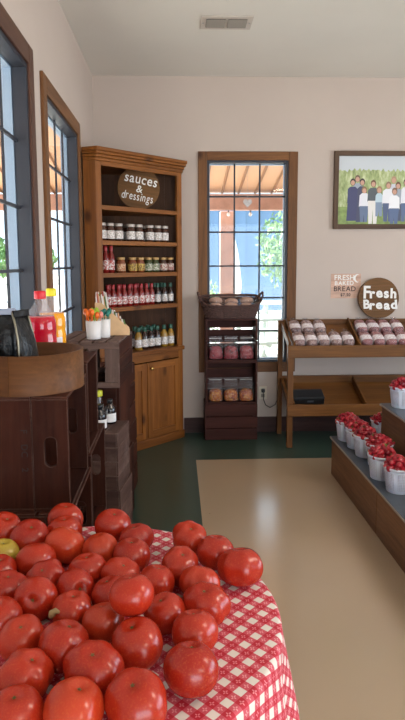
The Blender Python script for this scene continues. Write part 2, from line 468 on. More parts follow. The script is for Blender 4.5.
# crown: stacked mouldings following the front
mb = MB()
for k, (z0, z1, o) in enumerate(((2.225, 2.25, .012), (2.25, 2.272, .024), (2.272, 2.292, .04), (2.292, 2.318, .05))):
    mb.prism([(-.058-.2*o, .072-.0*o), (-o*.42, -o), (CWD+o*.42, -o), (.955+.2*o, .087), (.448, .583)], z0, z1, 0)
mb.build('crown_moulding', M['pine'], cab, bevel=.005)
Q5 = [(.052, .022), (.818, .022), (.925, .088), (.448, .555), (-.03, .073)]
Q5 = [(.03, .023), (.84, .023), (.92, .09), (.448, .55), (-.024, .075)]
for z in (1.915, 1.66, 1.42, 1.16):
    mb = MB(); mb.prism([(.051, .004), (.819, .004), (.819, .023)]+Q5[1:]+[Q5[0], (.051, .023)], z-.032, z, 0); mb.build('shelf', M['pine'], cab, bevel=.002)
mb = MB(); mb.prism([(-.004, -.022), (CWD+.004, -.022), (CWD, .0), (.819, .001), (.819, .023)]+Q5[1:]+[Q5[0], (.051, .023), (.051, .001), (0, 0)], .766, .80, 0)
mb.build('counter_ledge', M['pine'], cab, bevel=.004)
def cab_door(x0, x1, knobx):
    z0, z1 = .084, .70; mb = MB(); f = .055
    mb.box(x0, x0+f, -.02, -.001, z0, z1); mb.box(x1-f, x1, -.02, -.001, z0, z1); mb.box(x0+f, x1-f, -.02, -.001, z1-f, z1); mb.box(x0+f, x1-f, -.02, -.001, z0, z0+f)
    d = mb.build('door', M['pine'], cab, bevel=.003)
    MB().box(x0+f-.004, x1-f+.004, -.011, -.003, z0+f-.004, z1-f+.004, 2).build('door_panel', M['pine'], d)
    if knobx: MB().tube([(knobx, -.019, .655), (knobx, -.03, .655), (knobx, -.034, .655), (knobx, -.044, .655), (knobx, -.048, .655)], [.006, .006, .014, .014, .004], 12).build('knob', M['brass'], d)
cab_door(.055, .447, None); cab_door(.453, .815, .485)
mb = MB(); mb.box(-.008, CWD+.008, -.012, -.0005, 0, .07, 0); mb.build('plinth', M['pine'], cab, bevel=.006)

def cabpt(u, v, z):
    c, s = math.cos(CA), math.sin(CA); return (CL.x+u*c-v*s, CL.y+u*s+v*c, z)

# round sign standing in the cabinet's top compartment
def round_sign(name, label, r, th, loc, rot, lines, jit, tint):
    t = thing(name, label, 'sign', loc); t.rotation_euler = rot
    n = 5; mb = MB()
    for k in range(n):     # planks clipped to a circle, in XZ plane, front towards -Y
        z0 = -r+2*r*k/n; z1 = -r+2*r*(k+1)/n-.0008; P = []
        for i in range(9):
            z = z0+(z1-z0)*i/8; P.append((math.sqrt(max(0, r*r-z*z)), z))
        poly = P+[(-x, z) for x, z in reversed(P)]
        if k in (0, n-1): poly = [q for i, q in enumerate(poly) if i == 0 or math.dist(q, poly[i-1]) > 1e-5]
        vs = [(x, -th, z+r) for x, z in poly]+[(x, 0, z+r) for x, z in poly]; L = len(poly)
        mb.add(vs, [tuple(range(L)), tuple(range(2*L-1, L-1, -1))]+[(i, L+i, L+(i+1) % L, (i+1) % L) for i in range(L)], 0)
    mb.build('board', tint, t)
    V = []; Fc = []
    for text, size, x, z, bold, sx in lines:
        v, f = glyphs(text, size, x, z, bold, jit, sx); o = len(V)
        V += [(p.x, -th-.0002-p.z, p.y+r) for p in v]; Fc += [tuple(o+i for i in q) for q in f]
    mb = MB(); mb.add(V, Fc, 0); mb.build('lettering', M['white'], t)
    return t
c_ = cabpt(.478, .132, 1.9165)
round_sign('wood_sign', 'round wooden sauces sign lettered in white standing in the cabinet top', .166, .03, c_, (math.radians(-4), math.radians(11), math.radians(6)),
           [('sauces', .108, .012, .035, .0008, .86), ('&', .08, .012, -.035, .0008, 1), ('dressings', .092, .006, -.098, .0003, .66)], .08, M['sign'][0])

# ------------------------------------------------------------------ jars and bottles
def bottle(name, label, cat, group, r, h, body, liquid, labelmat, capmat, kind='jar', cap_h=None):
    t = thing(name, label, cat, group=group)
    if kind == 'jar':
        ch = cap_h or .018; hb = h-ch
        prof = [(r*.9, 0), (r, .004), (r, hb*.74), (r*.93, hb*.84), (r*.80, hb*.94), (r*.80, hb)]
        MB().lathe(prof, 16).build('glass_jar', liquid, t)
        MB().lathe([(r*.88, hb-.001), (r*.90, hb+.002), (r*.90, h-.002), (r*.86, h)], 16).build('lid', capmat, t)
        MB().lathe([(r*1.012, hb*.14), (r*1.012, hb*.68)], 16, caps=False).build('paper_label', labelmat, t)
    else:
        nk = r*.42; hs = h*.56
        prof = [(r*.9, 0), (r, .005), (r, hs), (r*.86, hs+.2*(h-hs)), (nk*1.15, hs+.5*(h-hs)), (nk, h*.86), (nk, h*.88)]
        MB().lathe(prof, 14).build('glass_bottle', liquid, t)
        MB().lathe([(nk*1.3, h*.80), (nk*1.35, h*.81), (nk*1.3, h-.003), (nk*1.15, h)], 14).build('cap', capmat, t)
        MB().lathe([(r*1.012, h*.12), (r*1.012, h*.46)], 14, caps=False).build('paper_label', labelmat, t)
    return t
def liq(name, hexc): return plain(name, hexc, .12, coat=.4)
L_ = dict(brown=liq('brown_sauce', '#43251A'), red=liq('red_sauce', '#7A1B18'), orange=liq('orange_relish', '#7A4026'), green=liq('green_relish', '#343C20'),
          yellow=liq('yellow_dressing', '#9A7228'), dark=liq('dark_dressing', '#34201A'))
C_ = dict(silver=plain('silver_lid', '#B9AFA8', .35, .5), gold=plain('gold_lid', '#B08C58', .35, .5), red=plain('red_cap', '#9A1F24', .35), green=plain('green_cap', '#1F5040', .4), black=M['black'])
def lab(name, a, b):
    k = NT(name); tc = k.coord(); sep = k.n('ShaderNodeSeparateXYZ'); k.l(tc, sep.inputs[0])
    wv = k.noise(tc, 90, 2); c = k.ramp(wv, [(.46, lin(a)), (.54, lin(b))]); k.l(c, k.b.inputs['Base Color']); k.b.inputs['Roughness'].default_value = .6; return k.m
LB = dict(white=lab('printed_white_label', '#E6E0DC', '#B8AEA8'), yellow=lab('yellow_label', '#C8A84C', '#7A5A30'), green=lab('green_label', '#5E7048', '#C8C0B0'), pink=lab('pink_label', '#9A5A54', '#CFC4B6'), orange=lab('orange_label', '#A86A42', '#CFB090'), red=lab('red_white_label', '#E0D8D4', '#A84038'))

def row(us, z, v, r, h, spec, name, cat, group, where, kind, cap_h=None):
    protos = {}
    for i, (u, key) in enumerate(zip(us, spec)):
        liqn, labn, capn, text = key
        pos = cabpt(u, v, z+.0005)
        n = len(us); label = where(i, n, text)
        rz = CA+random.uniform(-.3, .3)
        if key not in protos:
            b = bottle(name, label, cat, group, r, h, None, L_[liqn], LB[labn], C_[capn], kind, cap_h)
            b.location = pos; b.rotation_euler = (0, 0, rz); protos[key] = b
        else: dup(protos[key], pos, rz, label, group)
ORD = ['first', 'second', 'third', 'fourth', 'fifth', 'sixth', 'seventh', 'eighth', 'ninth', 'tenth', 'eleventh', 'twelfth']
def wh(shelf): return lambda i, n, text: f'{text}, {ORD[i]} along {shelf}'
J1 = ('brown', 'white', 'silver', 'white-labelled dark sauce jar')
row((.090, .168, .250, .37, .452, .568, .652, .728), 1.66, .062, .036, .132, [J1]*8, 'sauce_jar', 'jar', 'white-labelled jars under the round sign', wh('the shelf below the round sign'), 'jar', .02)
row((.165, .31, .412, .60), 1.66, .15, .036, .132, [J1]*4, 'sauce_jar', 'jar', 'white-labelled jars in the back row', lambda i, n, t: f'dark sauce jar in the back row under the round sign, {ORD[i]} along', 'jar', .02)
T2 = [('orange', 'orange', 'gold', 'gold-lidded jar with orange label'), ('orange', 'yellow', 'gold', 'gold-lidded jar with yellow label'), ('orange', 'yellow', 'gold', 'gold-lidded jar with yellow label'),
      ('green', 'green', 'gold', 'gold-lidded jar with green label'), ('green', 'green', 'gold', 'gold-lidded jar with green label'), ('brown', 'pink', 'gold', 'gold-lidded jar with pinkish label'), ('brown', 'pink', 'gold', 'gold-lidded jar with pinkish label')]
row((.27, .383, .464, .549, .625, .714, .79), 1.42, .065, .036, .118, T2, 'relish_jar', 'jar', 'gold-lidded jars on the middle shelf', lambda i, n, t: f'{t}, {ORD[i]} right of the tall red bottles', 'jar', .018)
R1 = ('red', 'red', 'red', 'red-capped red sauce bottle')
row((.118, .172), 1.42, .06, .026, .205, [R1]*2, 'sauce_bottle', 'bottle', 'tall red bottles beside the jars', lambda i, n, t: ['tall red sauce bottle at the left end of the jar shelf', 'tall red sauce bottle next to the orange-labelled jar'][i], 'bottle')
G1 = ('dark', 'white', 'green', 'dark green-capped bottle')
row((.132, .184, .238, .292, .345, .404, .467, .522, .577, .645, .72, .79), 1.16, .06, .0255, .17, [R1]*9+[G1]*3, 'sauce_bottle', 'bottle', 'capped bottles on the bottle shelf', wh('the shelf of red-capped bottles'), 'bottle')
row((.21, .318, .43, .495, .61, .68, .755), 1.16, .135, .0255, .17, [R1]*4+[G1]*3, 'sauce_bottle', 'bottle', 'bottles in the back row of the bottle shelf', lambda i, n, t: f'{t} in the back row of the bottle shelf, {ORD[i]} along', 'bottle')
Y1 = ('yellow', 'white', 'green', 'yellow green-capped dressing bottle'); G2 = ('dark', 'white', 'green', 'dark green-capped dressing bottle')
row((.437, .503, .573, .641, .719, .795), .80, .068, .0305, .182, [Y1, G2, G2, G2, Y1, Y1], 'dressing_bottle', 'bottle', 'dressing bottles above the doors', wh('the ledge above the doors'), 'bottle')
row((.47, .54, .61, .68), .80, .15, .0305, .182, [G2]*4, 'dressing_bottle', 'bottle', 'dressing bottles in the back row above the doors', lambda i, n, t: f'{t} in the back row above the doors, {ORD[i]} along', 'bottle')

# ------------------------------------------------------------------ wooden crates
def crate(label, loc, rotz, L, W, H, R, mat, hole=True, gap=.012, nside=3, name='wooden_crate', cat='crate', group=None, botgap=None, end_planks=4):
    """canonical: length L along X, width W along Y, open top at +Z; R turns the canonical box, base ends at z=0"""
    t = thing(name, label, cat, loc, rotz, group)
    ext = [abs(x) for x in (R @ Vector((L, W, H)))]
    B = Matrix.Translation((0, 0, ext[2]/2)) @ R.to_4x4() @ Matrix.Translation((0, 0, -H/2))
    et = .018; st = .009
    for sg in (-1, 1):
        mb = MB(); xx = sg*(L/2-et/2)
        for k in range(end_planks):
            z0 = H*k/end_planks+.0006; z1 = H*(k+1)/end_planks-.0006
            if hole and k == end_planks-1:
                hh = z1-z0
                A = Matrix.Translation((xx-et/2, 0, (z0+z1)/2)) @ Matrix(((0, 0, 1, 0), (1, 0, 0, 0), (0, 1, 0, 0), (0, 0, 0, 1)))
                mb.M = B @ A; ax = [abs(q) for q in (R @ Vector((0, 1, 0)))].index(max(abs(q) for q in (R @ Vector((0, 1, 0)))))
                mb.holed(W-2*st, hh, et, .008, 0, .055, min(.019, hh*.36), ax)
            else:
                mb.M = B; mb.box(xx-et/2, xx+et/2, -W/2+st, W/2-st, z0, z1)
        mb.build('end_panel', mat, t, bevel=.0015, seg=1)
    for sg in (-1, 1):
        mb = MB(); mb.M = B
        for k in range(nside):
            hh = (H-gap*(nside-1))/nside; z0 = k*(hh+gap)
            mb.box(-L/2, L/2, sg*(W/2-st/2)-st/2, sg*(W/2-st/2)+st/2, z0, z0+hh)
        mb.build('side_slats', mat, t, bevel=.0015, seg=1)
    mb = MB(); mb.M = B; bgp = gap if botgap is None else botgap; nb = 4
    ww = (W-2*st-bgp*(nb-1)-.002)/nb
    for k in range(nb):
        y0 = -W/2+st+.001+k*(ww+bgp); mb.box(-L/2+et, L/2-et, y0, y0+ww, .0005, st)
    mb.build('bottom_slats', mat, t, bevel=.0015, seg=1)
    return t
RX = Matrix(((0, 0, 1), (1, 0, 0), (0, 1, 0)))          # length -> Y, width -> Z, opening -> +X
RYO = Matrix(((1, 0, 0), (0, 0, -1), (0, 1, 0)))        # length -> X, width -> Z, opening -> -Y
RUP = Matrix.Identity(3)                                # opening up
RUPY = Matrix(((0, -1, 0), (1, 0, 0), (0, 0, 1)))       # length -> Y, opening up
RDNY = Matrix(((0, 1, 0), (1, 0, 0), (0, 0, -1)))       # length -> Y, opening down
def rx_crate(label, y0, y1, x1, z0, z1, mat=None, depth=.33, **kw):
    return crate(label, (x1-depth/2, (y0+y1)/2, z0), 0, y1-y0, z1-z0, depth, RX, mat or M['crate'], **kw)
G = 'dark wooden crates along the window wall'
c1 = rx_crate('dark crate on its side under the round bentwood box, hand hole facing out', 1.79, 2.175, -.332, .737, 1.098, group=G, gap=.004, end_planks=3)
# worn stencil letters on its end
V = []; Fc = []
for text, size, yy, xx in (('F', .028, .99, -.475), ('DC', .028, .93, -.475), ('2', .028, .87, -.475)):
    v, f = glyphs(text, size, 0, 0, .0004, 0, 1, 1, .0006); o = len(V)
    V += [(xx-(-.332-.165)+p.y, -p.z-.1928, yy-.737-p.x) for p in v]; Fc += [tuple(o+i for i in q) for q in f]
MB().add(V, Fc, 0).build('lettering', plain('worn_stencil_ink', '#241715', .8), c1)
rx_crate('dark slatted crate directly below the hand hole crate', 1.775, 2.20, -.325, .368, .736, group=G)
rx_crate('lowest dark crate on the floor behind the tomato table', 1.775, 2.20, -.325, 0, .367, group=G)
rx_crate('small dark crate on its side carrying the juice jugs', 2.202, 2.48, -.332, .787, 1.135, group=G, gap=.004, hole=False)
rx_crate('dark crate below the juice jug crate', 2.203, 2.64, -.325, .394, .786, group=G)
rx_crate('floor crate below the juice jug crates', 2.203, 2.64, -.325, 0, .393, group=G)
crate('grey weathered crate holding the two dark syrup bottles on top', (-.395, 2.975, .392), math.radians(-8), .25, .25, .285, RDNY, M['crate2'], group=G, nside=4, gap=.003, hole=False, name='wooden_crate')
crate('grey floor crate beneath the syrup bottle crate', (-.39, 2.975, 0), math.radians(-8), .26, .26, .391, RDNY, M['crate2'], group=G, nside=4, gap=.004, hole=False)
t = thing('wooden_crate', 'slatted crate carrying the honey stick holders beside the corner cabinet', 'crate', (-.455, 3.36, .842), math.radians(-4.5), G)
w2, d2, hA = .172, .23, .25
mb = MB()
for k in range(5): mb.box(-w2+k*.0708, -w2+k*.0708+.060, -d2, d2, hA-.012, hA)
mb.build('top_slats', M['crate3'], t, bevel=.002)
for sg in (-1, 1):
    mb = MB(); y0, y1 = (-d2, -d2+.014) if sg < 0 else (d2-.014, d2)
    mb.box(-w2, w2, y0, y1, hA-.042, hA-.0125); mb.box(-w2, w2, y0, y1, 0, .03)
    for x, ww in ((-w2, .062), (-.075, .05), (.005, .05), (.095, .077)): mb.box(x, x+ww, y0+.001, y1-.001, .0305, hA-.0425)
    mb.build('end_slats', M['crate3'], t, bevel=.002)
    mb = MB(); x0, x1 = (-w2, -w2+.012) if sg < 0 else (w2-.012, w2)
    for k in range(3): mb.box(x0, x1, -d2+.0145, d2-.0145, .002+k*.079, .076+k*.079)
    mb.build('side_slats', M['crate'], t, bevel=.002)
RCL = Matrix(((1, 0, 0), (0, 0, 1), (0, -1, 0)))   # length -> X, opening -> +Y (closed bottom faces the viewer)
crate('dark crate under the slatted honey stick crate', (-.475, 3.37, .42), math.radians(-4.5), .36, .421, .36, RCL, M['crate'], group=G, hole=False, botgap=.002)
crate('dark floor crate nearest the corner cabinet door', (-.468, 3.38, 0), math.radians(-4.5), .37, .419, .38, RCL, M['crate'], group=G, hole=False, botgap=.002)
crate('dark crate set behind the honey stick crate against the cabinet', (-.475, 3.80, .46), math.radians(-4.5), .36, .36, .38, RDNY, M['crate'], group=G, hole=False)
crate('rear floor crate touching the corner cabinet', (-.475, 3.82, 0), math.radians(-4.5), .37, .37, .459, RDNY, M['crate'], group=G, hole=False)

# ------------------------------------------------------------------ things on the left crates
# bentwood box
t = thing('bentwood_box', 'round brown bentwood box on the nearest dark crate', 'box', (-.475, 1.955, 1.099))
R_, Hh = .168, .122
mb = MB(); mb.lathe([(R_, 0), (R_, Hh), (R_-.006, Hh), (R_-.006, 0), (R_, 0)], 56, caps=False); mb.build('hoop', M['bent'][0], t)
mb = MB(); mb.lathe([(R_-.007, .004), (R_-.007, .012)], 48); mb.build('base_disc', M['bent'][0], t)
mb = MB()   # overlapped end of the hoop
for k in range(8):
    a0 = math.radians(-100-2.2*k); a1 = math.radians(-100-2.2*(k+1)); ro = R_+.004
    P = [(q*math.cos(a), q*math.sin(a), z) for z in (.001, Hh-.001) for a in (a0, a1) for q in (R_+.0005, ro)]
    mb.add(P, [(0, 1, 3, 2), (4, 6, 7, 5), (1, 5, 7, 3), (0, 4, 5, 1), (2, 3, 7, 6), (0, 2, 6, 4)], 0)
mb.build('lap_joint', M['bent'][0], t)

def pouch(label, loc, rot, w, d, h, mat, edge, lean=0):
    t = thing('coffee_pouch', label, 'bag', loc, rot, 'pouches in the bentwood box')
    n = 20; rings = [(0, .7, .75), (.04, 1, 1), (.3, 1.0, .95), (.6, .98, .62), (.8, .93, .25), (.88, .9, .06), (1, .88, .045)]
    vs = []; fs = []
    for z, sw, sd in rings:
        for i in range(n):
            a = 2*PI*i/n; c, s = math.cos(a), math.sin(a)
            x = w/2*sw*math.copysign(abs(c)**.6, c); y = d/2*sd*math.copysign(abs(s)**.8, s)
            vs.append((x*(1+.03*math.sin(9*z+3*a)), y+.10*d*math.sin(7*z+2*x/w)+lean*z*h, z*h))
    for j in range(len(rings)-1):
        for i in range(n): fs.append((j*n+i, j*n+(i+1) % n, (j+1)*n+(i+1) % n, (j+1)*n+i))
    fs += [tuple(range(n-1, -1, -1)), tuple((len(rings)-1)*n+i for i in range(n))]
    MB().add(vs, fs, 0, True).build('pouch_body', mat, t)
    for sg in (-1, 1):
        mb = MB(); mb.tube([(sg*w/2*sw*1.01, .10*d*math.sin(7*z)+lean*z*h, z*h) for z, sw, sd_ in rings], .0035, 5); mb.build('foil_edge', goldf, t)
    mb = MB(); mb.box(-w/2*.92, w/2*.92, lean*h*.95-.004-.02*d, lean*h*.95+.004+.04*d, h*.93, h*1.02, 0); mb.build('sealed_top', edge, t, bevel=.002)
foil = NT('black_foil'); nz = foil.noise(foil.coord(), 40, 4); foil.b.inputs['Base Color'].default_value = lin('#0C0D10'); foil.b.inputs['Specular IOR Level'].default_value = .35; foil.b.inputs['Roughness'].default_value = .3; foil.bump(nz, .6, .01)
goldf = plain('dull_foil_edge', '#8E8672', .3, .6); bluef = plain('pale_blue_film', '#A9B4CC', .3)
pouch('black pouch with pale blue top in the bentwood box', (-.566, 1.985, 1.112), .1, .080, .06, .235, foil.m, bluef)
pouch('black pouch with dull foil edges leaning in the bentwood box', (-.462, 1.905, 1.112), 1.2, .085, .05, .235, foil.m, foil.m, lean=.15)

# juice jugs
def jug(label, loc, rz, r, h, juice, cap, labelc):
    t = thing('juice_jug', label, 'jug', loc, rz, 'plastic juice jugs by the window')
    fillz = h*.63
    MB().lathe([(r*.92, 0), (r, .008), (r, h*.30), (r*.96, h*.36), (r*.99, h*.42), (r*.97, h*.55), (r*.86, fillz), (r*.80, fillz+.002)], 28).build('juice', juice, t)
    MB().lathe([(r*.87, fillz-.002), (r*.85, h*.65), (r*.55, h*.77), (r*.34, h*.84), (r*.32, h*.90)], 28, caps=False).build('clear_shell', M['film2'], t)
    MB().lathe([(r*.37, h*.885), (r*.38, h*.89), (r*.38, h*.985), (r*.34, h)], 20).build('cap', cap, t)
    mb = MB(); vs = []; n = 8
    for z in (h*.06, h*.27):
        for i in range(n+1):
            a = math.radians(-158+i*9); vs.append((r*1.02*math.cos(a), r*1.02*math.sin(a), z))
    mb.add(vs, [(i, i+1, n+2+i, n+1+i) for i in range(n)], 0, True); mb.build('paper_label', labelc, t)
    return t
M['film2'] = film('clear_jug_plastic', (.98, .98, .99, 1), .16, .05)
def juice(name, c):
    k = NT(name); k.b.inputs['Base Color'].default_value = lin(c); k.b.inputs['Roughness'].default_value = .1
    k.b.inputs['Coat Weight'].default_value = .3; return k.m
jug('clear jug of red juice with red cap on the window crate', (-.517, 2.30, 1.1355), .3, .0585, .258, juice('red_juice', '#B80E28'), plain('bright_red_cap', '#D8202C', .35), M['paper'])
jug('clear jug of orange juice with yellow cap behind the red jug', (-.500, 2.421, 1.1355), .9, .0545, .262, juice('orange_juice', '#F0A010'), plain('bright_yellow_cap', '#E8D820', .35), M['paper'])

# syrup jars on the grey crate and yellow-lidded jar behind
def syrup(label, loc, rz, r, h):
    t = thing('syrup_bottle', label, 'bottle', loc, rz, 'dark syrup bottles on crates')
    MB().lathe([(r*.92, 0), (r, .006), (r, h*.55), (r*.9, h*.66), (r*.45, h*.78), (r*.42, h*.86)], 20).build('glass_bottle', liq('dark_syrup', '#191417'), t)
    MB().lathe([(r*.5, h*.85), (r*.5, h*.985), (r*.45, h)], 16).build('cap', M['black'], t)
    MB().lathe([(r*1.012, h*.08), (r*1.012, h*.44)], 20, caps=False).build('paper_label', M['paper'], t)
syrup('dark syrup bottle with white label on the grey crate, the rear one', (-.346, 3.035, .678), 0, .030, .125)
syrup('dark syrup bottle with white label on the grey crate, the front one', (-.383, 2.915, .678), .5, .033, .125)
syrup('dark bottle with white label standing in front of the grey floor crates', (-.31, 2.74, .40) if False else (-.352, 2.765, .0), .2, .035, .12)
b = bottle('honey_jar', 'jar with yellow-green lid just above the syrup bottles', 'jar', None, .031, .166, None, L_['dark'], LB['white'], plain('lime_lid', '#C8CC38', .4), 'jar', .026)
b.location = (-.412, 3.05, .678)
# honey stick holders on the slatted crate
ZA = .842+.2505
cs = {'orange': plain('orange_plastic', '#F07020', .35), 'lime': plain('lime_plastic', '#A8C838', .35), 'teal': plain('teal_plastic', '#1C7468', .35), 'coral': plain('coral_plastic', '#F09080', .35)}
def tumbler(label, loc, rz, r, h, spots):
    t = thing('stick_tumbler', label, 'cup', loc, rz)
    MB().lathe([(r*.86, 0), (r*.9, .004), (r, h), (r-.002, h), (r*.86, .006)], 28, caps=False).build('cup', M['paper'], t)
    MB().lathe([(r*.85, .001), (r*.85, .004)], 20).build('cup_base', M['paper'], t)
    for x, y, cn in spots:
        mb = MB(); lx, ly = x*1.35, y*1.35; hz = h+.022+random.uniform(0, .024)
        mb.tube([(x*.8, y*.8, .008), (x, y, h*.7), (lx, ly, hz)], .0028, 6)
        mb.lathe([(.001, -.020), (.010, -.014), (.013, 0), (.010, .012), (.001, .018)], 10, (lx, ly, hz+.006))
        mb.build('honey_stick', cs[cn], t)
tumbler('white tumbler of orange and green honey sticks on the slatted crate', (-.445, 3.225, ZA), .1, .042, .098,
    [(-.022, -.024, 'orange'), (-.030, -.004, 'orange'), (-.004, -.030, 'orange'), (-.010, -.012, 'orange'), (-.022, .016, 'orange'), (.004, -.010, 'lime'), (.016, .010, 'lime'), (-.006, .022, 'lime'), (.012, .026, 'lime'), (.016, -.024, 'orange'), (.030, -.006, 'coral')])
tumbler('white tumbler of teal honey sticks against the plywood holder', (-.393, 3.288, ZA), .3, .032, .100, [(-.014, -.018, 'teal'), (.008, -.022, 'teal'), (.0, .004, 'teal'), (.020, .002, 'teal')])
ply = plain('pale_plywood', '#D9B184', .6, noise=.08)
t = thing('straw_holder', 'slant-sided pale plywood holder full of honey straws', 'holder', (-.368, 3.405, ZA), .10)
for y in (-.045, .045):
    mb = MB(); mb.M = Matrix.Translation((0, y-.004, 0)) @ Matrix.Rotation(PI/2, 4, 'X')
    mb.prism([(-.09, 0), (.10, 0), (.10, .035), (-.055, .185), (-.09, .185)], -.008, 0, 0); mb.build('side_panel', ply, t, bevel=.001)
MB().box(-.088, .098, -.040, .040, .0005, .008, 0).build('base', ply, t)
MB().box(-.0895, -.082, -.040, .040, .009, .18, 0).build('back_board', ply, t)
stc = [plain('white_straw', '#E6E0DA', .4), plain('red_straw', '#B04038', .4), plain('peach_straw', '#E0A880', .4), plain('green_straw', '#5E8048', .4), plain('amber_straw', '#A06828', .4)]
for k in range(54):
    if k < 40:
        gx = -.074+(k % 10)*.0078; gy = -.033+.0185*(k//10)+random.uniform(-.004, .004); top = .232+random.uniform(-.014, .014); lean = -.25*(.035+gx)-.01
    else:
        gx = .014+(k-40)//2*.0105; gy = random.uniform(-.034, .034); top = .150-(gx-.014)*1.15+random.uniform(-.012, .012); lean = 0
    MB().tube([(gx, gy, .0085), (gx+lean*.5, gy, top*.5), (gx+lean-.008, gy+random.uniform(-.008, .008), top)], .0044, 6).build('honey_straw', stc[0] if k % 3 == 0 else stc[k % 5], t)

# ------------------------------------------------------------------ crate bins below the back window
GB = 'stained crate bins stacked below the back window'
def bin_(label, x0, x1, z0, z1, closed=False, y0=4.935, y1=5.162):
    t = thing('crate_bin', label, 'crate', ((x0+x1)/2, y0, z0), 0, GB); w2 = (x1-x0)/2; h = z1-z0; d = y1-y0
    for sg in (-1, 1):
        mb = MB(); mb.box(sg*w2-(.016 if sg > 0 else 0), sg*w2+(0 if sg > 0 else .016), 0, d, 0, h*.48); mb.box(sg*w2-(.016 if sg > 0 else 0), sg*w2+(0 if sg > 0 else .016), 0, d, h*.5, h)
        mb.build('side_panel', M['bin'], t, bevel=.002)
    MB().box(-w2+.016, w2-.016, .0, d-.012, 0, .014).build('bottom_board', M['bin'], t, bevel=.002)
    MB().box(-w2+.016, w2-.016, .0, d-.012, h-.014, h).build('top_board', M['bin'], t, bevel=.002)
    return t, w2, h, d
t, w2, h, d = bin_('lowest crate bin with three boards across its front', .232, .676, 0, .312)
mb = MB()
for k in range(3): mb.box(-w2, w2, -.012, 0, .004+k*.103, .101+k*.103)
mb.build('front_slats', M['bin'], t, bevel=.003)
mb = MB()
for k in range(3): mb.box(-w2+.016, w2-.016, d-.012, d, .004+k*.103, .101+k*.103)
mb.build('back_slats', M['bin'], t, bevel=.003)
t, w2, h, d = bin_('middle crate bin holding bags of orange candy', .240, .676, .313, .672)
mb = MB()
for k in range(4): mb.box(-w2+.016, w2-.016, d-.012, d, .003+k*.0885, .086+k*.0885)
mb.build('back_slats', M['bin'], t, bevel=.003)
t, w2, h, d = bin_('top crate bin holding bags of red candy under the wicker basket', .240, .674, .673, 1.030)
mb = MB()
for z0, z1 in ((.004, .125), (.135, .245), (.262, .353)): mb.box(-w2+.016, w2-.016, d-.012, d, z0, z1)
mb.build('back_slats', M['bin'], t, bevel=.003)

def candy_mat(name, cols):
    k = NT(name); v = k.coord(); vo = k.n('ShaderNodeTexVoronoi'); vo.inputs['Scale'].default_value = 60; k.l(v, vo.inputs['Vector'])
    sep = k.n('ShaderNodeSeparateColor'); k.l(vo.outputs['Color'], sep.inputs[0])
    n = len(cols); c = k.ramp(sep.outputs[0], [(i/(n-1), lin(q)) for i, q in enumerate(cols)]); k.l(c, k.b.inputs['Base Color']); k.b.inputs['Roughness'].default_value = .25
    k.bump(k.math('SUBTRACT', 1.0, vo.outputs['Distance']), .6, .006); return k.m
M['redcandy'] = candy_mat('red_candy', ['#5E0E1A', '#A02C38', '#861824', '#B04850', '#741220'])
M['corn'] = candy_mat('candy_corn', ['#8E3404', '#C06A10', '#CC8830', '#803004', '#B0560A'])
def sack(mb, w, d, h, rings, n=18, wob=.05, seed=0):
    rnd = random.Random(seed); vs = []; fs = []
    for z, sw, sd in rings:
        for i in range(n):
            a = 2*PI*i/n; c, s = math.cos(a), math.sin(a)
            k = 1+rnd.uniform(-wob, wob)
            vs.append((w/2*sw*k*math.copysign(abs(c)**.65, c), d/2*sd*k*math.copysign(abs(s)**.65, s), z*h))
    for j in range(len(rings)-1):
        for i in range(n): fs.append((j*n+i, j*n+(i+1) % n, (j+1)*n+(i+1) % n, (j+1)*n+i))
    fs += [tuple(range(n-1, -1, -1)), tuple((len(rings)-1)*n+i for i in range(n))]
    mb.add(vs, fs, 0, True); return mb
def candy_bag(label, group, mat, w, d, hc, h, seed=3):
    t = thing('candy_bag', label, 'bag', group=group)
    sack(MB(), w*.95, d*.95, hc, [(0.02, .85, .85), (.10, .97, .97), (.4, .97, .97), (.65, .95, .92), (.88, .78, .72), (1, .4, .4)], wob=.07, seed=seed).build('candy', mat, t)
    sack(MB(), w, d, h, [(0, .87, .87), (.05, 1.0, 1.0), (hc/h*.8, 1.0, 1.0), (hc/h, .98, .9), (.70, .97, .6), (.84, .92, .22), (.90, .86, .08), (1, .9, .05)], wob=.06, seed=seed+2).build('clear_bag', M['film'], t)
    MB().box(-w*.40, w*.40, -d*.034, d*.034, h*.885, h*.905, 0).build('fold_clip', C_['silver'], t)
    return t
first = candy_bag('bag of red candy at the left of the top crate bin', 'bags of red candy in the top bin', M['redcandy'], .126, .105, .11, .195)
first.location = (.326, 5.0, .6875); first.rotation_euler = (0, 0, .06)
dup(first, (.457, 5.0, .6875), -.05, 'bag of red candy in the middle of the top crate bin')
dup(first, (.588, 5.0, .6875), .04, 'bag of red candy at the right of the top crate bin')
first = candy_bag('bag of orange candy corn at the left of the middle crate bin', 'bags of candy corn in the middle bin', M['corn'], .128, .12, .10, .20, 9)
first.location = (.326, 5.01, .3275)
dup(first, (.457, 5.005, .3275), .05, 'bag of orange candy corn in the middle of its crate bin')
dup(first, (.588, 5.01, .3275), -.04, 'bag of orange candy corn at the right of the middle crate bin')

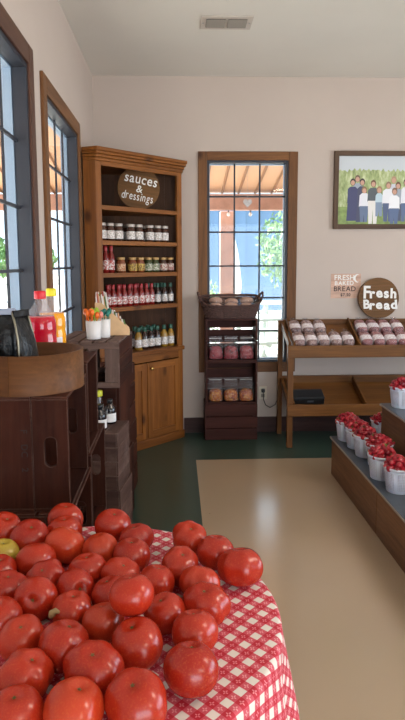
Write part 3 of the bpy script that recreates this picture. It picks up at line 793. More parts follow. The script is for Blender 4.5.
# wicker basket
t = thing('wicker_basket', 'dark wicker basket of wrapped rolls on top of the crate bins', 'basket', (.455, 5.045, 1.0305))
wk = plain('wicker', '#4E332C', .55, noise=.35, nscale=60)
A0, B0, A1, B1, HB = .205, .085, .248, .115, .135
def rimz(c, s): return HB*(1+.30*s)+.012*abs(c)**4
def ov(a, k): return (math.copysign(abs(math.cos(a))**.6, math.cos(a)), math.copysign(abs(math.sin(a))**.6, math.sin(a)))
mb = MB(); NS = 44
for k in range(13):
    f = k/12; ax = A0+(A1-A0)*f; by = B0+(B1-B0)*f; pts = []
    for i in range(NS*2):
        a = 2*PI*i/(NS*2); c, s = ov(a, 0); wv = .004*(1 if (i//2+k) % 2 else -1)*(1 if i % 2 else .6)
        zz = .006+f*rimz(c, s)
        pts.append(((ax+wv)*c, (by+wv)*s, zz))
    mb.tube(pts, .0068, 5, closed=True)
mb.build('woven_side', wk, t)
mb = MB()
for i in range(NS//2):
    a = 2*PI*i/(NS//2); c, s = ov(a, 0); mb.tube([(A0*c, B0*s, .004), (A1*c, B1*s, rimz(c, s)+.006)], .0035, 5)
mb.build('stake', wk, t)
mb = MB(); mb.lathe([(1, 0), (1, .010)], 40, sx=A0, sy=B0); mb.build('woven_base', wk, t)
for q in (0, PI):
    pts = []
    for i in range(60):
        a = 2*PI*i/60; c, s = ov(a, 0); pts.append(((A1+.004+.004*math.cos(i*1.6+q))*c, (B1+.004+.004*math.cos(i*1.6+q))*s, rimz(c, s)+.012+.004*math.sin(i*1.6+q)))
    if q == 0: mb = MB()
    mb.tube(pts, .0065, 6, closed=True)
mb.build('braided_rim', wk, t)
for sg in (-1, 1):
    mb = MB()
    for o in (0, 2.1):
        pts = []
        for i in range(25):
            f = i/24; a = PI*f; y = -.05*math.cos(a); z = rimz(1, -.43*math.cos(a))+.006+.060*math.sin(a); pts.append((sg*(A1+.004+.022*math.sin(a))+.004*math.sin(i*1.1+o), y+.003*math.cos(i*1.1+o), z))
        mb.tube(pts, .006, 6)
    mb.build('handle', wk, t)
crust = plain('pale_crust', '#C49A80', .6, noise=.25, nscale=30)
def roll(label):
    t = thing('bread_roll', label, 'bread', group='wrapped rolls in the wicker basket')
    mb = MB(); n = 20; prof = [(.02, 0), (.044, .006), (.052, .024), (.046, .042), (.028, .054), (.004, .058)]
    mb.lathe(prof, n, sx=1.15, sy=.9); mb.build('roll', crust, t)
    sack(MB(), .126, .10, .066, [(0, .5, .5), (.1, .93, .95), (.4, 1.03, 1.04), (.72, .93, .93), (.95, .5, .5), (1, .1, .1)], wob=.04, seed=8).build('plastic_wrap', M['film'], t)
    return t
zr = 1.0305+.0105
first = roll('wrapped roll at the left front of the wicker basket'); first.location = (.325, 4.995, zr+.062); first.rotation_euler = (0, 0, .1)
RB = [((.335, 5.095, zr+.105), -.2, 'wrapped roll at the left back of the wicker basket'), ((.457, 4.990, zr+.066), .05, 'wrapped roll at the middle front of the wicker basket'), ((.468, 5.092, zr+.095), .1, 'wrapped roll at the middle back of the wicker basket'),
      ((.588, 4.995, zr+.062), -.1, 'wrapped roll at the right front of the wicker basket'), ((.600, 5.095, zr+.105), -.1, 'wrapped roll at the right back of the wicker basket')]
for p, rz, lb in RB: dup(first, p, rz, lb)
for i in range(3): dup(first, (.335+.13*i, 5.09, zr+.025), .1*i, 'wrapped roll buried in the wicker basket beneath the back rolls', 'buried rolls in the wicker basket')

# ------------------------------------------------------------------ bread table
BX0, BX1 = .885, 2.62; YF0, YB0 = 4.69, 5.13
t = thing('bread_table', 'two-tier wooden display table with sloping trays of bread', 'table', (BX0, YF0, 0))
Wt = BX1-BX0; D = YB0-YF0
for x in (0, Wt-.045): 
    MB().box(x, x+.045, 0, .045, 0, .835).build('leg', M['table'], t, bevel=.003)
    MB().box(x-.012, x+.028, D-.04, D, 0, 1.0).build('leg', M['table'], t, bevel=.003)
def tray(zf, zfr, zb, zbr, name, divs):
    # floor slopes from front (zf) to back (zb)
    ang = math.atan2(zb-zf, D-.06); R = Matrix.Rotation(ang, 3, 'X')
    mb = MB(); L = math.hypot(zb-zf, D-.06)
    mb.M = Matrix.Translation((.046, .03, zf)) @ R.to_4x4(); mb.box(0, Wt-.092, 0, L, 0, .012, 0); tr = mb.build(name, M['table'], t)
    MB().box(-.004, Wt+.004, -.022, -.001, zf-.035, zfr).build('front_rail', M['table'], tr, bevel=.004)
    MB().box(.03, Wt-.03, D-.018, D+.0, zb-.03, zbr).build('back_rail', M['table'], tr, bevel=.003)
    for x in [.0465, Wt-.0625]+divs:
        mb = MB(); mb.M = Matrix.Translation((x, .03, zf)) @ R.to_4x4(); mb.box(0, .015, 0, L, .013, .075); mb.build('divider', M['table'], tr, bevel=.003)
tray(.775, .838, .955, 1.005, 'upper_tray', [.575, 1.15])
tray(.300, .358, .44, .512, 'lower_tray', [.635, 1.22])
for x in (.01, Wt-.035):
    mb = MB(); mb.M = Matrix.Translation((x, .02, .79)) @ Matrix.Rotation(math.atan2(.16, D-.03), 4, 'X'); mb.box(0, .02, .03, D-.05, .0, .06, 1); mb.build('side_rail', M['table'], t, bevel=.003)
    mb = MB(); mb.M = Matrix.Translation((x, .02, .32)) @ Matrix.Rotation(math.atan2(.14, D-.03), 4, 'X'); mb.box(0, .02, .03, D-.05, .0, .06, 1); mb.build('side_rail', M['table'], t, bevel=.003)

# bagged loaves
ang = math.atan2(.18, D-.06)
crumb = NT('marbled_loaf'); nz = crumb.noise(crumb.coord((1, .4, 1)), 45, 4, .6, 1.5); crumb.l(crumb.ramp(nz, [(.35, lin('#5E3A34')), (.55, lin('#A8847A')), (.7, lin('#CDB6AC'))]), crumb.b.inputs['Base Color']); crumb.b.inputs['Roughness'].default_value = .5
crumb2 = NT('reddish_loaf'); nz = crumb2.noise(crumb2.coord((1, .4, 1)), 45, 4, .6, 1.5); crumb2.l(crumb2.ramp(nz, [(.35, lin('#7A3F42')), (.55, lin('#A86A68')), (.7, lin('#CDA69C'))]), crumb2.b.inputs['Base Color']); crumb2.b.inputs['Roughness'].default_value = .5
def loaf(label, group, mat):
    t = thing('bread_loaf', label, 'bread', group=group)
    w, l, h = .094, .17, .078; n = 18
    def body(mb, k, y0, y1, e=0):
        vs = []; fs = []; prof = [(y0, .55), (y0+.008, .85), (y0+.03, 1), (y1-.03, 1), (y1-.008, .85), (y1, .55)] if not e else [(y0, 1), (y1, 1)]
        for y, s in prof:
            for i in range(n):
                a = 2*PI*i/n; c, q = math.cos(a), math.sin(a)
                vs.append((w/2*s*k*math.copysign(abs(c)**.6, c), y, h/2+h/2*s*k*math.copysign(abs(q)**.6, q)))
        for j in range(len(prof)-1):
            for i in range(n): fs.append((j*n+i, j*n+(i+1) % n, (j+1)*n+(i+1) % n, (j+1)*n+i))
        if not e: fs += [tuple(range(n-1, -1, -1)), tuple((len(prof)-1)*n+i for i in range(n))]
        mb.add(vs, fs, 0, True); return mb
    body(MB(), .96, .004, l-.004).build('loaf', mat, t)
    body(MB(), 1.0, 0, l).build('plastic_bag', M['film'], t)
    body(MB(), 1.02, .028, .095, 1).build('label_band', LBAND, t)
    MB().tube([(0, l-.002, h*.5), (0, l+.006, h*.62), (0, l+.012, h*.72), (0, l+.022, h*.9)], [.02, .008, .008, .026], 10).build('gathered_end', M['film'], t)
    return t
LBAND = lab('bread_label', '#EAE4E4', '#D2C2C4')
def place_loaves(xs, yslope, mat, group, label, zadd=0, proto=None):
    for i, x in enumerate(xs):
        lb = label(i)
        if proto is None: proto = loaf(lb, group, mat); o = proto
        else: o = dup(proto, (0, 0, 0), 0, lb, group)
        yy = .03+yslope*math.cos(ang); zz = .775+yslope*math.sin(ang)+.016/math.cos(ang)+zadd
        o.location = (x, YF0+yy, zz); o.rotation_euler = (ang, 0, random.uniform(-.02, .02))
    return proto
GL = 'brown loaves in the left tray bay'; GR = 'reddish loaves in the right tray bay'
p1 = place_loaves((.988, 1.090, 1.192), .197, crumb.m, GL, lambda i: f'bagged marbled loaf in the back row of the left bay, {ORD[i]} from the table leg')
place_loaves((.986, 1.086, 1.186, 1.286, 1.386), .012, crumb.m, GL, lambda i: f'bagged marbled loaf in the front row of the left bay, {ORD[i]} from the table leg', proto=p1)
p2 = place_loaves((1.545, 1.645, 1.745, 1.848), .197, crumb2.m, GR, lambda i: f'bagged reddish loaf in the back row of the second bay, {ORD[i]} from the divider')
place_loaves((1.535, 1.635, 1.735, 1.835), .012, crumb2.m, GR, lambda i: f'bagged reddish loaf in the front row of the second bay, {ORD[i]} from the divider', proto=p2)

# black box on the lower tray
a2 = math.atan2(.14, D-.06)
t = thing('black_box', 'black plastic box lying on the lower tray of the bread table', 'box', (1.07, YF0+.09, .300+.06*math.tan(a2)+.0135))
t.rotation_euler = (a2, 0, .0)
MB().box(-.120, .135, 0, .13, 0, .055, 0).build('case', M['black'], t, bevel=.006)
MB().box(-.121, .136, -.0012, .1305, .0552, .068, 0).build('lid', plain('charcoal_plastic', '#26282C', .35), t, bevel=.005)
MB().box(-.005, .045, -.0012, 0, .022, .038, 0).build('badge', plain('grey_badge', '#55585E', .4), t)

# signs on and against the back wall
t = thing('paper_sign', 'small pinkish fresh baked bread price sign taped to the wall', 'sign', (1.474, YB, 1.288))
mb = MB()
for k in range(5): mb.box(-.131, .131, -.003, -.0005, -.107+k*.0428, -.107+(k+1)*.0428-.0006, 0)
mb.build('board', wood('pink_board', '#C29A86', '#D8B6A2', .6, .18)[0], t)
V = []; Fc = []; V2 = []; F2 = []
for text, size, x, z, tgt in (('FRESH', .062, -.012, .052, 0), ('BAKED', .05, -.012, .008, 0), ('BREAD', .06, -.006, -.045, 1), ('$7.50', .036, .0, -.088, 1)):
    v, f = glyphs(text, size, x, z, .0008, .03, 1.0)
    tv, tf = (V, Fc) if tgt == 0 else (V2, F2); o = len(tv)
    tv += [(p.x, -.0032-p.z, p.y) for p in v]; tf += [tuple(o+i for i in q) for q in f]
for i in range(14):   # pale crescent mark in the corner
    pass
MB().add(V, Fc, 0).build('white_lettering', M['white'], t); MB().add(V2, F2, 0).build('dark_lettering', plain('dark_ink', '#3A2A2C', .6), t)
mb = MB(); n = 16; o_ = [(.098+.030*math.cos(a), .066+.036*math.sin(a)) for a in [PI*.35+PI*1.3*i/n for i in range(n+1)]]; i_ = [(.108+.024*math.cos(a), .066+.030*math.sin(a)) for a in [PI*.35+PI*1.3*i/n for i in range(n+1)]]
mb.add([(x, -.0038, z) for x, z in o_+i_], [(i, i+1, n+2+i, n+1+i) for i in range(n)], 0); mb.build('crescent_mark', M['white'], t)
rs = round_sign('wood_sign', 'round wooden Fresh Bread sign leaning on the wall above the loaves', .177, .024, (1.752, 5.14, 1.0055), (math.radians(-5), 0, 0),
           [('F', .15, -.098, .0, .004, .95), ('resh', .115, .042, .004, .0045, 1.0), ('B', .105, -.10, -.088, .004, 1.0), ('read', .105, .045, -.094, .0045, 1.1)], .08, M['sign'][0])

# framed family photograph
t = thing('framed_photo', 'wood-framed family photograph hanging on the back wall', 'picture', (1.345, YB, 1.776))
PW, PH = 1.0, .65
mb = MB(); fr = .040
for x0, x1, z0, z1 in ((0, fr, 0, PH), (PW-fr, PW, 0, PH), (fr, PW-fr, PH-fr, PH), (fr, PW-fr, 0, fr)): mb.box(x0, x1, -.03, 0, z0, z1)
mb.build('picture_frame', wood('greyed_frame', '#4A382C', '#6A5444', .6, .2), t, bevel=.004)
K = 1/5.4*.00862
def px(x, y): return (fr+(x-58)*K, PH-fr-(y-85)*K)
pm = {}
def pc(h):
    if h not in pm: pm[h] = (len(pm)+3, plain('print_'+h[1:], h, .35))
    return pm[h][0]
cornm = NT('print_corn'); nz = cornm.noise(cornm.coord((1, 1, .35), False), 38, 6, .65); cornm.l(cornm.ramp(nz, [(.32, lin('#748650')), (.5, lin('#A3B178')), (.68, lin('#D0D6AC'))]), cornm.b.inputs['Base Color']); cornm.b.inputs['Roughness'].default_value = .35
grassm = plain('print_grass', '#7E9450', .35, noise=.3, nscale=30); skym = plain('print_sky', '#C6CCD2', .35)
mb = MB(); lay = [0]
def rectp(x0, x1, z0, z1, mi, y): mb.add([(x0, y, z0), (x1, y, z0), (x1, y, z1), (x0, y, z1)], [(0, 1, 2, 3)], mi)
zc0 = px(0, 350)[1]; zc1 = px(0, 160)[1]
rectp(fr, PW-fr, zc1, PH-fr, 0, -.0080); rectp(fr, PW-fr, fr, zc0, 2, -.0080)
pts = [(fr, zc0)]+[(PW-fr, zc0)]
n = 60
top = [(fr+(PW-2*fr)*i/n, zc1+.012*math.sin(i*2.3)+random.uniform(-.006, .014)) for i in range(n, -1, -1)]
mb.add([(x, -.0082, z) for x, z in pts+top], [tuple(range(len(pts+top)))], 1)
rectp(fr, PW-fr, fr, PH-fr, 0, -.0078)
def shape(ptsp, h):
    lay[0] += 1; y = -.0083-.00002*lay[0]
    mb.add([(px(a, b)[0], y, px(a, b)[1]) for a, b in ptsp], [tuple(range(len(ptsp)))], pc(h))
def disc(x, y, r, h, e=1.2): shape([(x+r*math.cos(2*PI*i/12), y+e*r*math.sin(2*PI*i/12)) for i in range(12)], h)
def fig(x, y, skin, hair, top_, w, s, hip, low, legs, foot):
    disc(x, y-4, 15, hair, 1.3) if hair else None
    shape([(x-w/2, s+6), (x-w/4, s-6), (x+w/4, s-6), (x+w/2, s+6), (x+w*.55, hip), (x-w*.55, hip)], top_)
    shape([(x-w*.5, hip-4), (x+w*.5, hip-4), (x+legs, foot), (x+3, foot), (x, hip+40), (x-3, foot), (x-legs, foot)] if low != top_ else [(x-w*.5, hip-4), (x+w*.5, hip-4), (x+w*.6, foot), (x-w*.6, foot)], low)
    disc(x, y, 11, skin)
SK = '#C79A84'
fig(162, 206, SK, '#6A5444', '#9AA4B4', 44, 232, 330, '#8A94A8', 20, 420)
fig(137, 224, SK, '#2E2220', '#353A66', 52, 250, 330, '#353A66', 26, 424)
fig(188, 224, SK, '#2A2120', '#3C4260', 50, 248, 340, '#3C4260', 24, 430)
fig(200, 266, SK, '#8A6A4A', '#E2E2EA', 50, 284, 350, '#5E7090', 19, 430)
fig(248, 232, SK, '#6A4832', '#4E565E', 56, 256, 322, '#E4E0DC', 22, 440)
fig(281, 264, SK, '#9A7A58', '#B8CCD8', 38, 284, 330, '#7E90A8', 18, 400)
fig(358, 212, SK, '#B08A70', '#C8C8D2', 40, 236, 300, '#707A90', 18, 400)
fig(330, 240, SK, '#8A705A', '#E6E6EC', 60, 262, 335, '#4E5C7E', 22, 428)
fig(382, 242, SK, '#6A4632', '#9AA2AE', 48, 262, 340, '#4A5268', 20, 425)
fig(364, 272, SK, '#7A5A44', '#ECECF0', 54, 296, 362, '#56688C', 20, 440)
for k, xx in enumerate((425, 465, 505, 545)): fig(xx, 225+9*(k % 2), SK, '#4A362C', ['#E2E2EA', '#3C4260', '#9AA4B4', '#E6E6EC'][k], 48, 252, 335, '#56688C', 20, 428)
mats = [skym, cornm.m, grassm]+[q[1] for q in sorted(pm.values(), key=lambda z: z[0])]
mb.build('photo_print', mats, t)
MB().box(fr*.5, PW-fr*.5, -.0076, -.002, fr*.5, PH-fr*.5, 0).build('backing_board', M['dark'], t)

# ------------------------------------------------------------------ strawberry stand
SX, SY0, SY1 = 1.092, 1.2, 4.09
t = thing('produce_stand', 'stepped wooden produce stand with slate grey tops', 'stand', (SX, SY1, 0))
def tier(x0, x1, z0, z1, nm, off=0):
    mb = MB(); L = SY1-SY0; n = 3; mb.M = Matrix.Translation((0, off, 0))
    for k in range(n): mb.box(x0, x0+.02, -L*(k+1)/n+.001, -L*k/n-.001, z0, z1-.016, 1)
    for k in range(1): mb.box(x0+.021, x1, -.02, 0, z0, z1-.016, 0)
    q = mb.build(nm, M['stand'], t, bevel=.002)
    MB().box(x0-.012, x1, -L-.01, .012+off, z1-.015, z1-.003, 0).build('edge_strip', M['edge'], q, bevel=.002)
    MB().box(x0-.008, x1, -L-.008, .008+off, z1-.003, z1, 0).build('slate_top', M['slate'], q)
tier(0, 1.0, 0, .272, 'lower_tier'); tier(.285, 1.0, .2725, .550, 'upper_tier', -.185)

# strawberries and baskets
berry_mats = []
def berry_mat():
    k = NT('strawberry_skin'); oi = k.n('ShaderNodeObjectInfo'); v = k.coord((1, 1, .7)); vo = k.n('ShaderNodeTexVoronoi'); vo.inputs['Scale'].default_value = 210; k.l(v, vo.inputs['Vector'])
    c = k.ramp(oi.outputs['Random'], [(0, lin('#7E1020')), (.5, lin('#A01A2C')), (1, lin('#B42C38'))])
    sd = k.ramp(vo.outputs['Distance'], [(.12, lin('#D8A860')), (.22, (1, 1, 1, 1))]); c = k.mix(.6, c, sd, 'MULTIPLY')
    k.l(c, k.b.inputs['Base Color']); k.b.inputs['Roughness'].default_value = .28; k.b.inputs['Subsurface Weight'].default_value = .1; k.b.inputs['Subsurface Radius'].default_value = (.01, .003, .003)
    k.bump(vo.outputs['Distance'], .3, .002); return k.m
SB = berry_mat(); LEAF = plain('strawberry_leaf', '#5C7A34', .6)
def berry_proto(label, group, leafy):
    mb = MB(); prof = [(.0015, -.021), (.006, -.018), (.011, -.009), (.0142, .003), (.0138, .010), (.009, .0155), (.002, .017)]
    mb.lathe(prof, 12)
    o = mb.build('strawberry', SB); tag(o, label, 'strawberry', group)
    if leafy:
        vs = [(0, 0, .0185)]; fs = []
        for i in range(14):
            a = 2*PI*i/14; r = .015 if i % 2 == 0 else .006; vs.append((r*math.cos(a), r*math.sin(a), .0165 if i % 2 == 0 else .019))
        for i in range(14): fs.append((0, 1+i, 1+(i+1) % 14))
        m2 = MB(); m2.add(vs, fs, 0); m2.tube([(0, 0, .018), (.001, 0, .026)], .0014, 5); m2.build('calyx', LEAF, o)
    return o
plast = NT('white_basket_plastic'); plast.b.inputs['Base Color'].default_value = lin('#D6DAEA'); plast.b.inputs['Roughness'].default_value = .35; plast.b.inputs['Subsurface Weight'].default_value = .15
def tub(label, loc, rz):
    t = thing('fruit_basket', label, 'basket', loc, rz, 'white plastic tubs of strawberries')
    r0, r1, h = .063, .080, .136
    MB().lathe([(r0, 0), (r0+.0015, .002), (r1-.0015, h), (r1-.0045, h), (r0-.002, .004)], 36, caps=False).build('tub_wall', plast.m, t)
    MB().lathe([(r0-.001, .001), (r0-.001, .004)], 32).build('tub_bottom', plast.m, t)
    MB().lathe([(r1-.003, h-.012), (r1+.003, h-.010), (r1+.0045, h), (r1+.001, h+.003), (r1-.004, h+.001)], 36, caps=False).build('rim', plast.m, t)
    for q in range(5):   # lattice panels
        mb = MB(); a0 = 2*PI*q/5+.12; a1 = a0+2*PI/5-.34
        def pt(a, z): r = r0+(r1-r0)*z/h+.0004; return (r*math.cos(a), r*math.sin(a), z)
        for i in range(8):
            a = a0+(a1-a0)*i/7; mb.tube([pt(a, .020), pt(a, .110)], .0014, 4)
        for j in range(11):
            z = .020+.090*j/10; mb.tube([pt(a0+(a1-a0)*i/6, z) for i in range(7)], .0011, 4)
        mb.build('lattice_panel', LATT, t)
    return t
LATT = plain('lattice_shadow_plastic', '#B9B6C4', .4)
TUBS = [((1.178, 4.006, .2725), 'first strawberry tub at the far end of the lower tier', 18), ((1.194, 3.834, .2725), 'second strawberry tub from the far end of the lower tier', 18), ((1.198, 3.662, .2725), 'third strawberry tub from the far end of the lower tier', 18),
        ((1.222, 3.482, .2725), 'fourth strawberry tub from the far end of the lower tier', 18), ((1.166, 3.268, .2725), 'fifth strawberry tub from the far end of the lower tier', 18), ((1.188, 3.068, .2725), 'nearest strawberry tub of the lower tier, cut by the photo edge', 18),
        ((1.424, 4.006, .2725), 'strawberry tub tucked against the upper step at the far end', 18), ((1.475, 3.805, .5505), 'strawberry tub standing on the upper tier', 18)]
proto = None
for i, (p, lb, n) in enumerate(TUBS):
    if i == 0: proto = tub('white plastic tub, '+lb, p, .2)
    else: dup(proto, p, .2+1.3*i, 'white plastic tub, '+lb)
    grp = 'strawberries in the '+lb; bl = 'strawberry in the '+lb
    spots = [(.067, 2*PI*k/12, .128) for k in range(12)]+[(.037, 2*PI*k/6+.4, .134) for k in range(6)]+[(.050, 2*PI*k/8+.3, .152) for k in range(8)]+[(.022, 2*PI*k/4, .166) for k in range(4)]+[(.0, 0, .176)]
    lp = [berry_proto(bl, grp, True), berry_proto(bl, grp, False)]
    for k, (r, a, z) in enumerate(spots):
        a += random.uniform(-.12, .12); r *= random.uniform(.92, 1.05)
        pos = (p[0]+r*math.cos(a), p[1]+r*math.sin(a), p[2]+z+.006+random.uniform(-.003, .003))
        rot = (random.uniform(.9, 2.2), random.uniform(-.4, .4), random.uniform(0, 6.28)); sc = random.uniform(1.05, 1.30)
        leafy = k % 5 == 0 or k in (17, 29)
        src = lp[0] if leafy else lp[1]
        if k in (0, 1): o = src; o.location = pos; o.rotation_euler = rot; o.scale = (sc, sc, sc)
        else: dup(src, pos, 0, bl, grp, (sc, sc, sc), rot)

# ------------------------------------------------------------------ tomato table
TC = Vector((-.218, 1.205, 0)); TR = .43; TZ = .758
t = thing('round_table', 'round table standing under the red checked cloth', 'table', TC)
MB().lathe([(TR-.004, .724), (TR-.002, .726), (TR-.002, .752), (TR-.006, .7535)], 64).build('tabletop', M['stand'][0], t)
MB().lathe([(.16, 0), (.17, .01), (.06, .05), (.035, .12), (.035, .60), (.06, .68), (.10, .7235)], 24).build('pedestal', M['stand'][2], t)
def gingham():
    k = NT('red_gingham'); uv = k.n('ShaderNodeUVMap'); uv.uv_map = 'flat'
    mp = k.n('ShaderNodeMapping'); mp.inputs['Rotation'].default_value = (0, 0, math.radians(44)); mp.inputs['Scale'].default_value = (1/.0180, 1/.0180, 1); k.l(uv.outputs[0], mp.inputs['Vector'])
    sp = k.n('ShaderNodeSeparateXYZ'); k.l(mp.outputs[0], sp.inputs[0])
    def par(x):
        h = k.math('MULTIPLY', x, .5); return k.math('GREATER_THAN', k.math('FRACT', h), .5)
    def loc(x): return k.math('SUBTRACT', k.math('FRACT', x), .5)
    a, b = par(sp.outputs[0]), par(sp.outputs[1]); x, y = loc(sp.outputs[0]), loc(sp.outputs[1])
    r = k.math('SQRT', k.math('ADD', k.math('MULTIPLY', x, x), k.math('MULTIPLY', y, y)))
    th = k.math('ARCTAN2', y, x); pet = k.math('ADD', .19, k.math('MULTIPLY', k.math('COSINE', k.math('MULTIPLY', th, 4)), .12))
    flower = k.math('LESS_THAN', r, pet); eye = k.math('LESS_THAN', r, .075)
    flower = k.math('SUBTRACT', flower, eye, True)
    cnt = k.math('ADD', a, b); both = k.math('GREATER_THAN', cnt, 1.5); one = k.math('SUBTRACT', k.math('GREATER_THAN', cnt, .5), both)
    c = k.mix(one, lin('#DDD6CC'), lin('#C8505E')); c = k.mix(both, c, lin('#B8182E'))
    c = k.mix(k.math('MULTIPLY', flower, both), c, lin('#D88088')); c = k.mix(k.math('MULTIPLY', flower, one), c, lin('#E0989C'))
    wv = k.noise(k.coord((1, 1, 1), False), 900, 2); k.bump(wv, .1, .001)
    k.l(c, k.b.inputs['Base Color']); k.b.inputs['Roughness'].default_value = .7; return k.m
mb = MB(); NT_ = 192; rings = []
for i in range(1, 13): rings.append((TR*i/12-.008*(i == 12), 0, TR*i/12-.008*(i == 12)))
for i in range(1, 5): a = PI/2*i/4; rings.append((TR-.008+.011*math.sin(a), .011*(1-math.cos(a)), TR-.008+.011*a))
for i in range(1, 19): rings.append((TR+.003, .011+.022*i, TR-.008+.011*PI/2+.022*i))
vs = [(0, 0, TZ)]; uv = [(0, 0)]; fs = []
for r, d, s in rings:
    for k in range(NT_):
        a = 2*PI*k/NT_; rr = r
        if d > .011:
            q = min(1, (d-.011)/.25)
            g = .5+.5*math.cos(a+.35); rr += g*(.06*(d-.011)+.012*q)+q*(.004+.02*g)*math.sin(11*a+.6)+q*.009*g*math.sin(17*a+1.9)
        vs.append((rr*math.cos(a), rr*math.sin(a), TZ-d)); uv.append((s*math.cos(a), s*math.sin(a)))
for k in range(NT_): fs.append((0, 1+k, 1+(k+1) % NT_))
for j in range(len(rings)-1):
    for k in range(NT_):
        k2 = (k+1) % NT_; fs.append((1+j*NT_+k, 1+(j+1)*NT_+k, 1+(j+1)*NT_+k2, 1+j*NT_+k2))
mb.add(vs, fs, 0, True); mb.uv = uv
o = mb.build('tablecloth', gingham(), loc=TC); sd = o.modifiers.new('thick', 'SOLIDIFY'); sd.thickness = .0015; sd.offset = 1
tag(o, 'red and white checked tablecloth draped over the round tomato table', 'tablecloth')

def tomato_mat(name, cols, blush):
    k = NT(name); oi = k.n('ShaderNodeObjectInfo'); v = k.coord()
    c = k.ramp(oi.outputs['Random'], [(i/(len(cols)-1), lin(q)) for i, q in enumerate(cols)])
    n1 = k.noise(v, 14, 4, .5); c = k.mix(k.ramp(n1, [(.5, (0, 0, 0, 1)), (.75, (.5, .5, .5, 1))]), c, lin(blush))
    k.l(c, k.b.inputs['Base Color']); k.b.inputs['Roughness'].default_value = .24; k.b.inputs['Specular IOR Level'].default_value = .5
    k.b.inputs['Subsurface Weight'].default_value = .12; k.b.inputs['Subsurface Radius'].default_value = (.012, .004, .003); return k.m
TM = tomato_mat('tomato_skin', ['#A02212', '#AC2A16', '#B4341C', '#981C12', '#BA3E20'], '#C45426')
TGm = tomato_mat('unripe_tomato_skin', ['#B09A3C', '#B09A3C'], '#A8622C'); TOm = tomato_mat('orange_tomato_skin', ['#BC3A1E', '#BC3A1E'], '#C86028')
SCAR = plain('tomato_stem_scar', '#7A6238', .8, noise=.3, nscale=200); SCAR2 = plain('green_stem_scar', '#66602E', .8)
def tomato_mesh(lobes, depth, seed, mat):
    rnd = random.Random(seed); mb = MB(); n, m_ = 40, 22; vs = []; fs = []
    ph = rnd.uniform(0, 6); ex = rnd.uniform(.94, 1.06)
    for j in range(m_+1):
        p = PI*j/m_
        for i in range(n):
            a = 2*PI*i/n; lob = 1+depth*(abs(math.sin(lobes*a/2+ph))-.6)*math.sin(p)*(.45+.55*abs(math.cos(p)))
            wv = 1+.02*math.sin(2*a+seed)+.012*math.sin(3*a+2*seed)
            r = math.sin(p)**.94*lob*wv; z = math.cos(p)*.88
            z -= .20*math.exp(-(math.sin(p)/.22)**2)*(1 if j < m_/2 else 0); z += .06*math.exp(-(math.sin(p)/.3)**2)*(1 if j > m_/2 else 0)
            vs.append((r*math.cos(a)*ex, r*math.sin(a)/ex, z))
    for j in range(m_):
        for i in range(n): fs.append((j*n+i, (j+1)*n+i, (j+1)*n+(i+1) % n, j*n+(i+1) % n))
    mb.add(vs, fs, 0, True); return mb
def tomato_proto(lobes, depth, seed, mat, scar):
    o = tomato_mesh(lobes, depth, seed, mat).build('tomato', mat); bmw = o.data
    vs = [(0, 0, .705)]; fs = []; n = 20
    for i in range(n):
        a = 2*PI*i/n; r = .11 if i % 4 == 0 else .055; vs.append((r*math.cos(a), r*math.sin(a), .722 if i % 4 == 0 else .708))
    for i in range(n): fs.append((0, 1+i, 1+(i+1) % n))
    m2 = MB(); m2.add(vs, fs, 0); m2.tube([(0, 0, .70), (0, 0, .735)], .04, 7); m2.build('stem_scar', scar, o)
    return o
PROT = [tomato_proto(5, .10, 1, TM, SCAR), tomato_proto(7, .16, 2, TM, SCAR), tomato_proto(4, .06, 3, TM, SCAR2), tomato_proto(6, .22, 4, TM, SCAR), tomato_proto(5, .05, 5, TM, SCAR2)]
PG = tomato_proto(5, .08, 6, TGm, SCAR2); PO = tomato_proto(5, .08, 8, TOm, SCAR)
TOM = [(-0.309,1.588,0.802,0.0465),(-0.298,1.515,0.799,0.0440),(-0.174,1.532,0.801,0.0484),(-0.455,1.518,0.801,0.0490),(-0.376,1.465,0.802,0.0503),(-0.280,1.426,0.801,0.0486),(-0.425,1.391,0.795,0.0425),(-0.336,1.355,0.799,0.0464),(-0.192,1.404,0.798,0.0452),(-0.112,1.369,0.799,0.0459),(-0.208,1.312,0.796,0.0426),(-0.409,1.311,0.795,0.0425),(-0.298,1.279,0.795,0.0425),(-0.371,1.240,0.795,0.0425),(-0.299,1.195,0.798,0.0450),(-0.223,1.232,0.795,0.0425),(-0.130,1.286,0.795,0.0425),(-0.353,1.131,0.795,0.0425),(0.029,1.451,0.799,0.0462),(0.090,1.375,0.799,0.0466),(0.142,1.299,0.801,0.0492),(0.004,1.316,0.798,0.0457),(0.046,1.243,0.796,0.0425),(0.055,1.153,0.800,0.0472),(0.029,1.063,0.798,0.0457),(0.020,0.956,0.801,0.0488),(-0.090,1.085,0.868,0.0430),(-0.078,1.027,0.802,0.0497),(-0.069,0.880,0.803,0.0508),(-0.028,1.133,0.795,0.0425),(-0.049,1.250,0.795,0.0425),(-0.108,1.464,0.796,0.0425),(-0.144,1.206,0.795,0.0425),(-0.217,1.150,0.795,0.0425),(-0.149,1.105,0.795,0.0425),(-0.297,1.064,0.796,0.0425),(-0.211,1.030,0.801,0.0487),(-0.147,0.959,0.802,0.0504),(-0.261,0.954,0.799,0.0461),(-0.256,0.867,0.798,0.0446),(-0.165,0.864,0.803,0.0506)]
